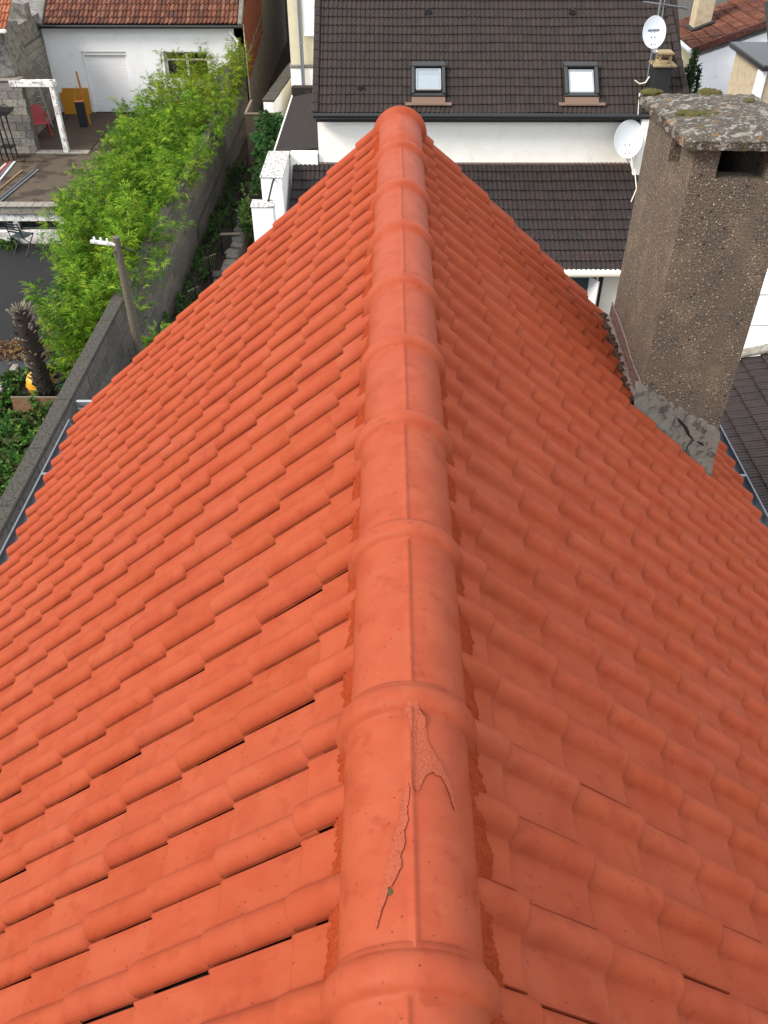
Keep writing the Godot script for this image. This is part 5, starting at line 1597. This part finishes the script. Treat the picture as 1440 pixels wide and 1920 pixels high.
	var wb := thing("white_board", "corner of a white panel lying on the bed at the picture's left edge", "panel", Vector3(-5.6, 0.55, -9.0), 0.3)
	part(wb, "sheet", box(Vector3(0.8, 0.03, 0.6), 0.005), M.white_plastic)
	part(wb, "rim", box(Vector3(0.8, 0.04, 0.03), 0.005), M.white_plastic, T(Vector3(0, 0.01, -0.315)))
	shrub("yard_weed", "tuft of weeds at the foot of the basement wall", Vector3(-10.0, -0.6, -21.6), Vector3(0.4, 0.16, 0.2), 0.14, 60, 0.09, 0.05, [Color(0.04, 0.09, 0.02), Color(0.06, 0.11, 0.03)], 12)

# ---------------------------------------------------------------- right side
func make_right() -> void:
	# red tiled house behind
	var h := thing("red_tiled_house", "pale house with a mottled red tile roof behind the brown house", "house", Vector3(10.0, -1.2, -26.0))
	var inv := h.transform.affine_inverse()
	part(h, "wall", prism(PackedVector2Array([Vector2(0, 0), Vector2(8, 0), Vector2(8, 6.6), Vector2(6, 6.9), Vector2(0, 4.85)]), 2.9), M.white_cool, inv * T(Vector3(7.62, -1.2, -23.12)))
	part(h, "left_wall", span(Vector3(7.55, -1.2, -26.0), Vector3(7.62, 3.7, -23.12)), M.yellow_render, inv)
	var sl := deg_to_rad(20.0)
	var down := Vector3(-cos(sl), -sin(sl), 0)
	var spots := roof_spots(Vector3(7.40, 3.84, -23.02), Vector3.FORWARD, down, 0.2, 0.27, 14, 18, func(_i, _j): return true, 0.004, 0.008)
	for i in spots.size():
		spots[i] = inv * spots[i]
	lay(h, "roof_tile", "roof_tiles_farther_off", [double_tile(0.2, 0.33, 0.02, 2, 0.5)], M.clay_red, spots, 200)
	for k in 18:
		part(h, "verge_tile", box(Vector3(0.29, 0.16, 0.05), 0.01), M.clay_verge, inv * Transform3D(Basis(Vector3.BACK, sl), Vector3(7.42, 3.80, -22.99) - down * (0.27 * k + 0.12)))
	part(h, "gutter", span(Vector3(7.28, 3.74, -25.8), Vector3(7.40, 3.83, -22.98), 0.03), M.white_plastic, inv)
	var rc := group_part(h, "chimney", inv * Vector3(7.95, 4.0, -24.6))
	part(rc, "stack", box(Vector3(0.42, 1.6, 0.42), 0.01), M.beige, T(Vector3(0, 0.6, 0)))
	part(rc, "flashing", box(Vector3(0.6, 0.06, 0.6), 0.02), M.slate, Transform3D(Basis(Vector3.BACK, sl), Vector3(0, 0.08, 0)))
	var wr := thing("overhead_wire", "thin dark wire crossing in front of the red roof", "wire", Vector3(8.0, 4.0, -22.6))
	part(wr, "strand", tube([Vector3(-0.95, 0.10, 0.0), Vector3(0.2, 0.26, 0.0), Vector3(1.5, 0.5, 0.0), Vector3(3.0, 0.9, 0)], [0.009], 5), M.wire)
	part(wr, "hook", box(Vector3(0.05, 0.05, 0.05), 0.01), M.wire, T(Vector3(-0.95, 0.1, 0)))
	var gp := thing("green_panel", "small dark green panel on the pale wall at the right edge", "panel", Vector3(8.68, 3.10, -22.6), 0.2)
	part(gp, "sheet", box(Vector3(0.26, 0.16, 0.03), 0.006), M.dark_green, Transform3D(Basis(Vector3.BACK, 0.2), Vector3.ZERO))
	part(gp, "bracket", box(Vector3(0.03, 0.03, 0.5), 0.004), M.galv, T(Vector3(0, 0, -0.25)))
	# evergreen shrub between the roofs
	var t := thing("evergreen_bush", "dark green bush with upright leafy shoots between the brown roof and the red house", "bush", Vector3(6.85, -1.0, -21.0))
	var st := begin()
	var sp := []
	for k in 14:
		var a := rng.randf() * TAU
		var r := rng.randf() * 0.22
		var top := Vector3(cos(a) * r * 1.6, 5.2 + rng.randf_range(-0.55, 0.1) - r * 1.2, sin(a) * r)
		var low := Vector3(cos(a) * r * 0.4, 3.0, sin(a) * r * 0.5)
		add_tube(st, [Vector3(0, 0, 0), low, top], [0.03, 0.015, 0.006], 5)
		for q in 26:
			var p := low.lerp(top, q / 25.0)
			sp.append(Transform3D(rand_basis(sphere_dir() + Vector3(0, 0.9, 0), rng.randf_range(0.8, 1.2)), p))
	part(t, "stem", finish(st), M.bark)
	scatter(t, "foliage", spray(33, 5, 0.15, 0.045, 0.03, [Color(1, 1, 1), Color(0.8, 0.9, 0.8)]), M.leaf, sp, [Color(0.02, 0.05, 0.02), Color(0.03, 0.07, 0.025), Color(0.016, 0.04, 0.016)])
	# the corner of a dormer at the far right
	var d := thing("dormer_corner", "corner of a small building with a slate roof and dark gutter at the right edge", "building", Vector3(7.2, -1.2, -17.5))
	inv = d.transform.affine_inverse()
	part(d, "wall", span(Vector3(6.84, -1.2, -18.6), Vector3(9.0, 4.72, -16.9)), M.beige, inv)
	part(d, "corner_board", span(Vector3(6.76, -1.2, -17.1), Vector3(6.86, 4.74, -16.86), 0.01), M.white_plastic, inv)
	part(d, "gutter", span(Vector3(6.70, 4.74, -18.7), Vector3(9.0, 4.84, -16.75), 0.02), M.gutter_dark, inv)
	for k in 5:
		part(d, "slate_course", box(Vector3(2.2, 0.02, 0.3), 0.006), M.slate, inv * Transform3D(Basis(Vector3.RIGHT, 0.7), Vector3(7.95, 4.92 + 0.16 * k, -16.95 - 0.19 * k)))
	# house to the right: ribbed brown tiles sloping up from our eave
	var b := thing("right_building", "low neighbour building with dark ribbed brown tiles beside the right eave", "building", Vector3(4.6, -1.2, -6.0))
	inv = b.transform.affine_inverse()
	var rs := deg_to_rad(14.0)
	var rd := Vector3(-cos(rs), -sin(rs), 0)
	var lo := Vector3(3.32, 2.73, -1.0)
	var rsp := roof_spots(lo, Vector3.FORWARD, rd, 0.153, 0.245, 56, 22, func(_i, _j): return true, 0.001, 0.002)
	for i in rsp.size():
		rsp[i] = inv * rsp[i]
	lay(b, "roof_tile", "roof_tiles_farther_off", [double_tile(0.153, 0.30, 0.012, 3, 0.35)], M.brown_right, rsp, 300)
	part(b, "wall", prism(PackedVector2Array([Vector2(0, 0), Vector2(6, 0), Vector2(6, 5.2), Vector2(0, 3.80)]), 8.5), M.white, inv * T(Vector3(3.4, -1.2, -1.0)))
	for k in 9:
		part(b, "coping", box(Vector3(0.60, 0.07, 0.14), 0.02), M.concrete, inv * Transform3D(Basis(Vector3.BACK, rs), Vector3(3.5, 2.83, -9.58) - rd * (0.61 * k)))
	for k in 6:
		part(b, "vent_knob", moss_mesh(0.05, 90 + k), M.tar, inv * T(Vector3(4.36 + 0.33 * k, 3.04 + 0.08 * k, -9.6)))
	# white terrace house behind it
	var w := thing("white_terrace_house", "bright white flat-topped wall behind the right chimney edge", "building", Vector3(6.0, -1.2, -11.0))
	inv = w.transform.affine_inverse()
	for q in [[-1.2, 2.27], [2.285, 2.72], [2.735, 3.22]]:
		part(w, "wall_panel", span(Vector3(4.3, q[0], -12.2), Vector3(11, q[1], -11.0), 0.006), M.white, inv)
	part(w, "coping", span(Vector3(4.28, 3.223, -12.2), Vector3(11, 3.26, -10.97), 0.01), M.white, inv)
	part(w, "rear_wall", span(Vector3(5.2, -1.2, -13.6), Vector3(11, 3.9, -13.2)), M.beige, inv)

func _ready() -> void:
	rng.seed = 2024
	make_view()
	make_materials()
	make_ground()
	make_orange_house()
	make_brown_house()
	make_middle()
	make_white_house()
	make_block_house()
	make_boundary()
	make_right()
	make_bamboo()
	make_bed()
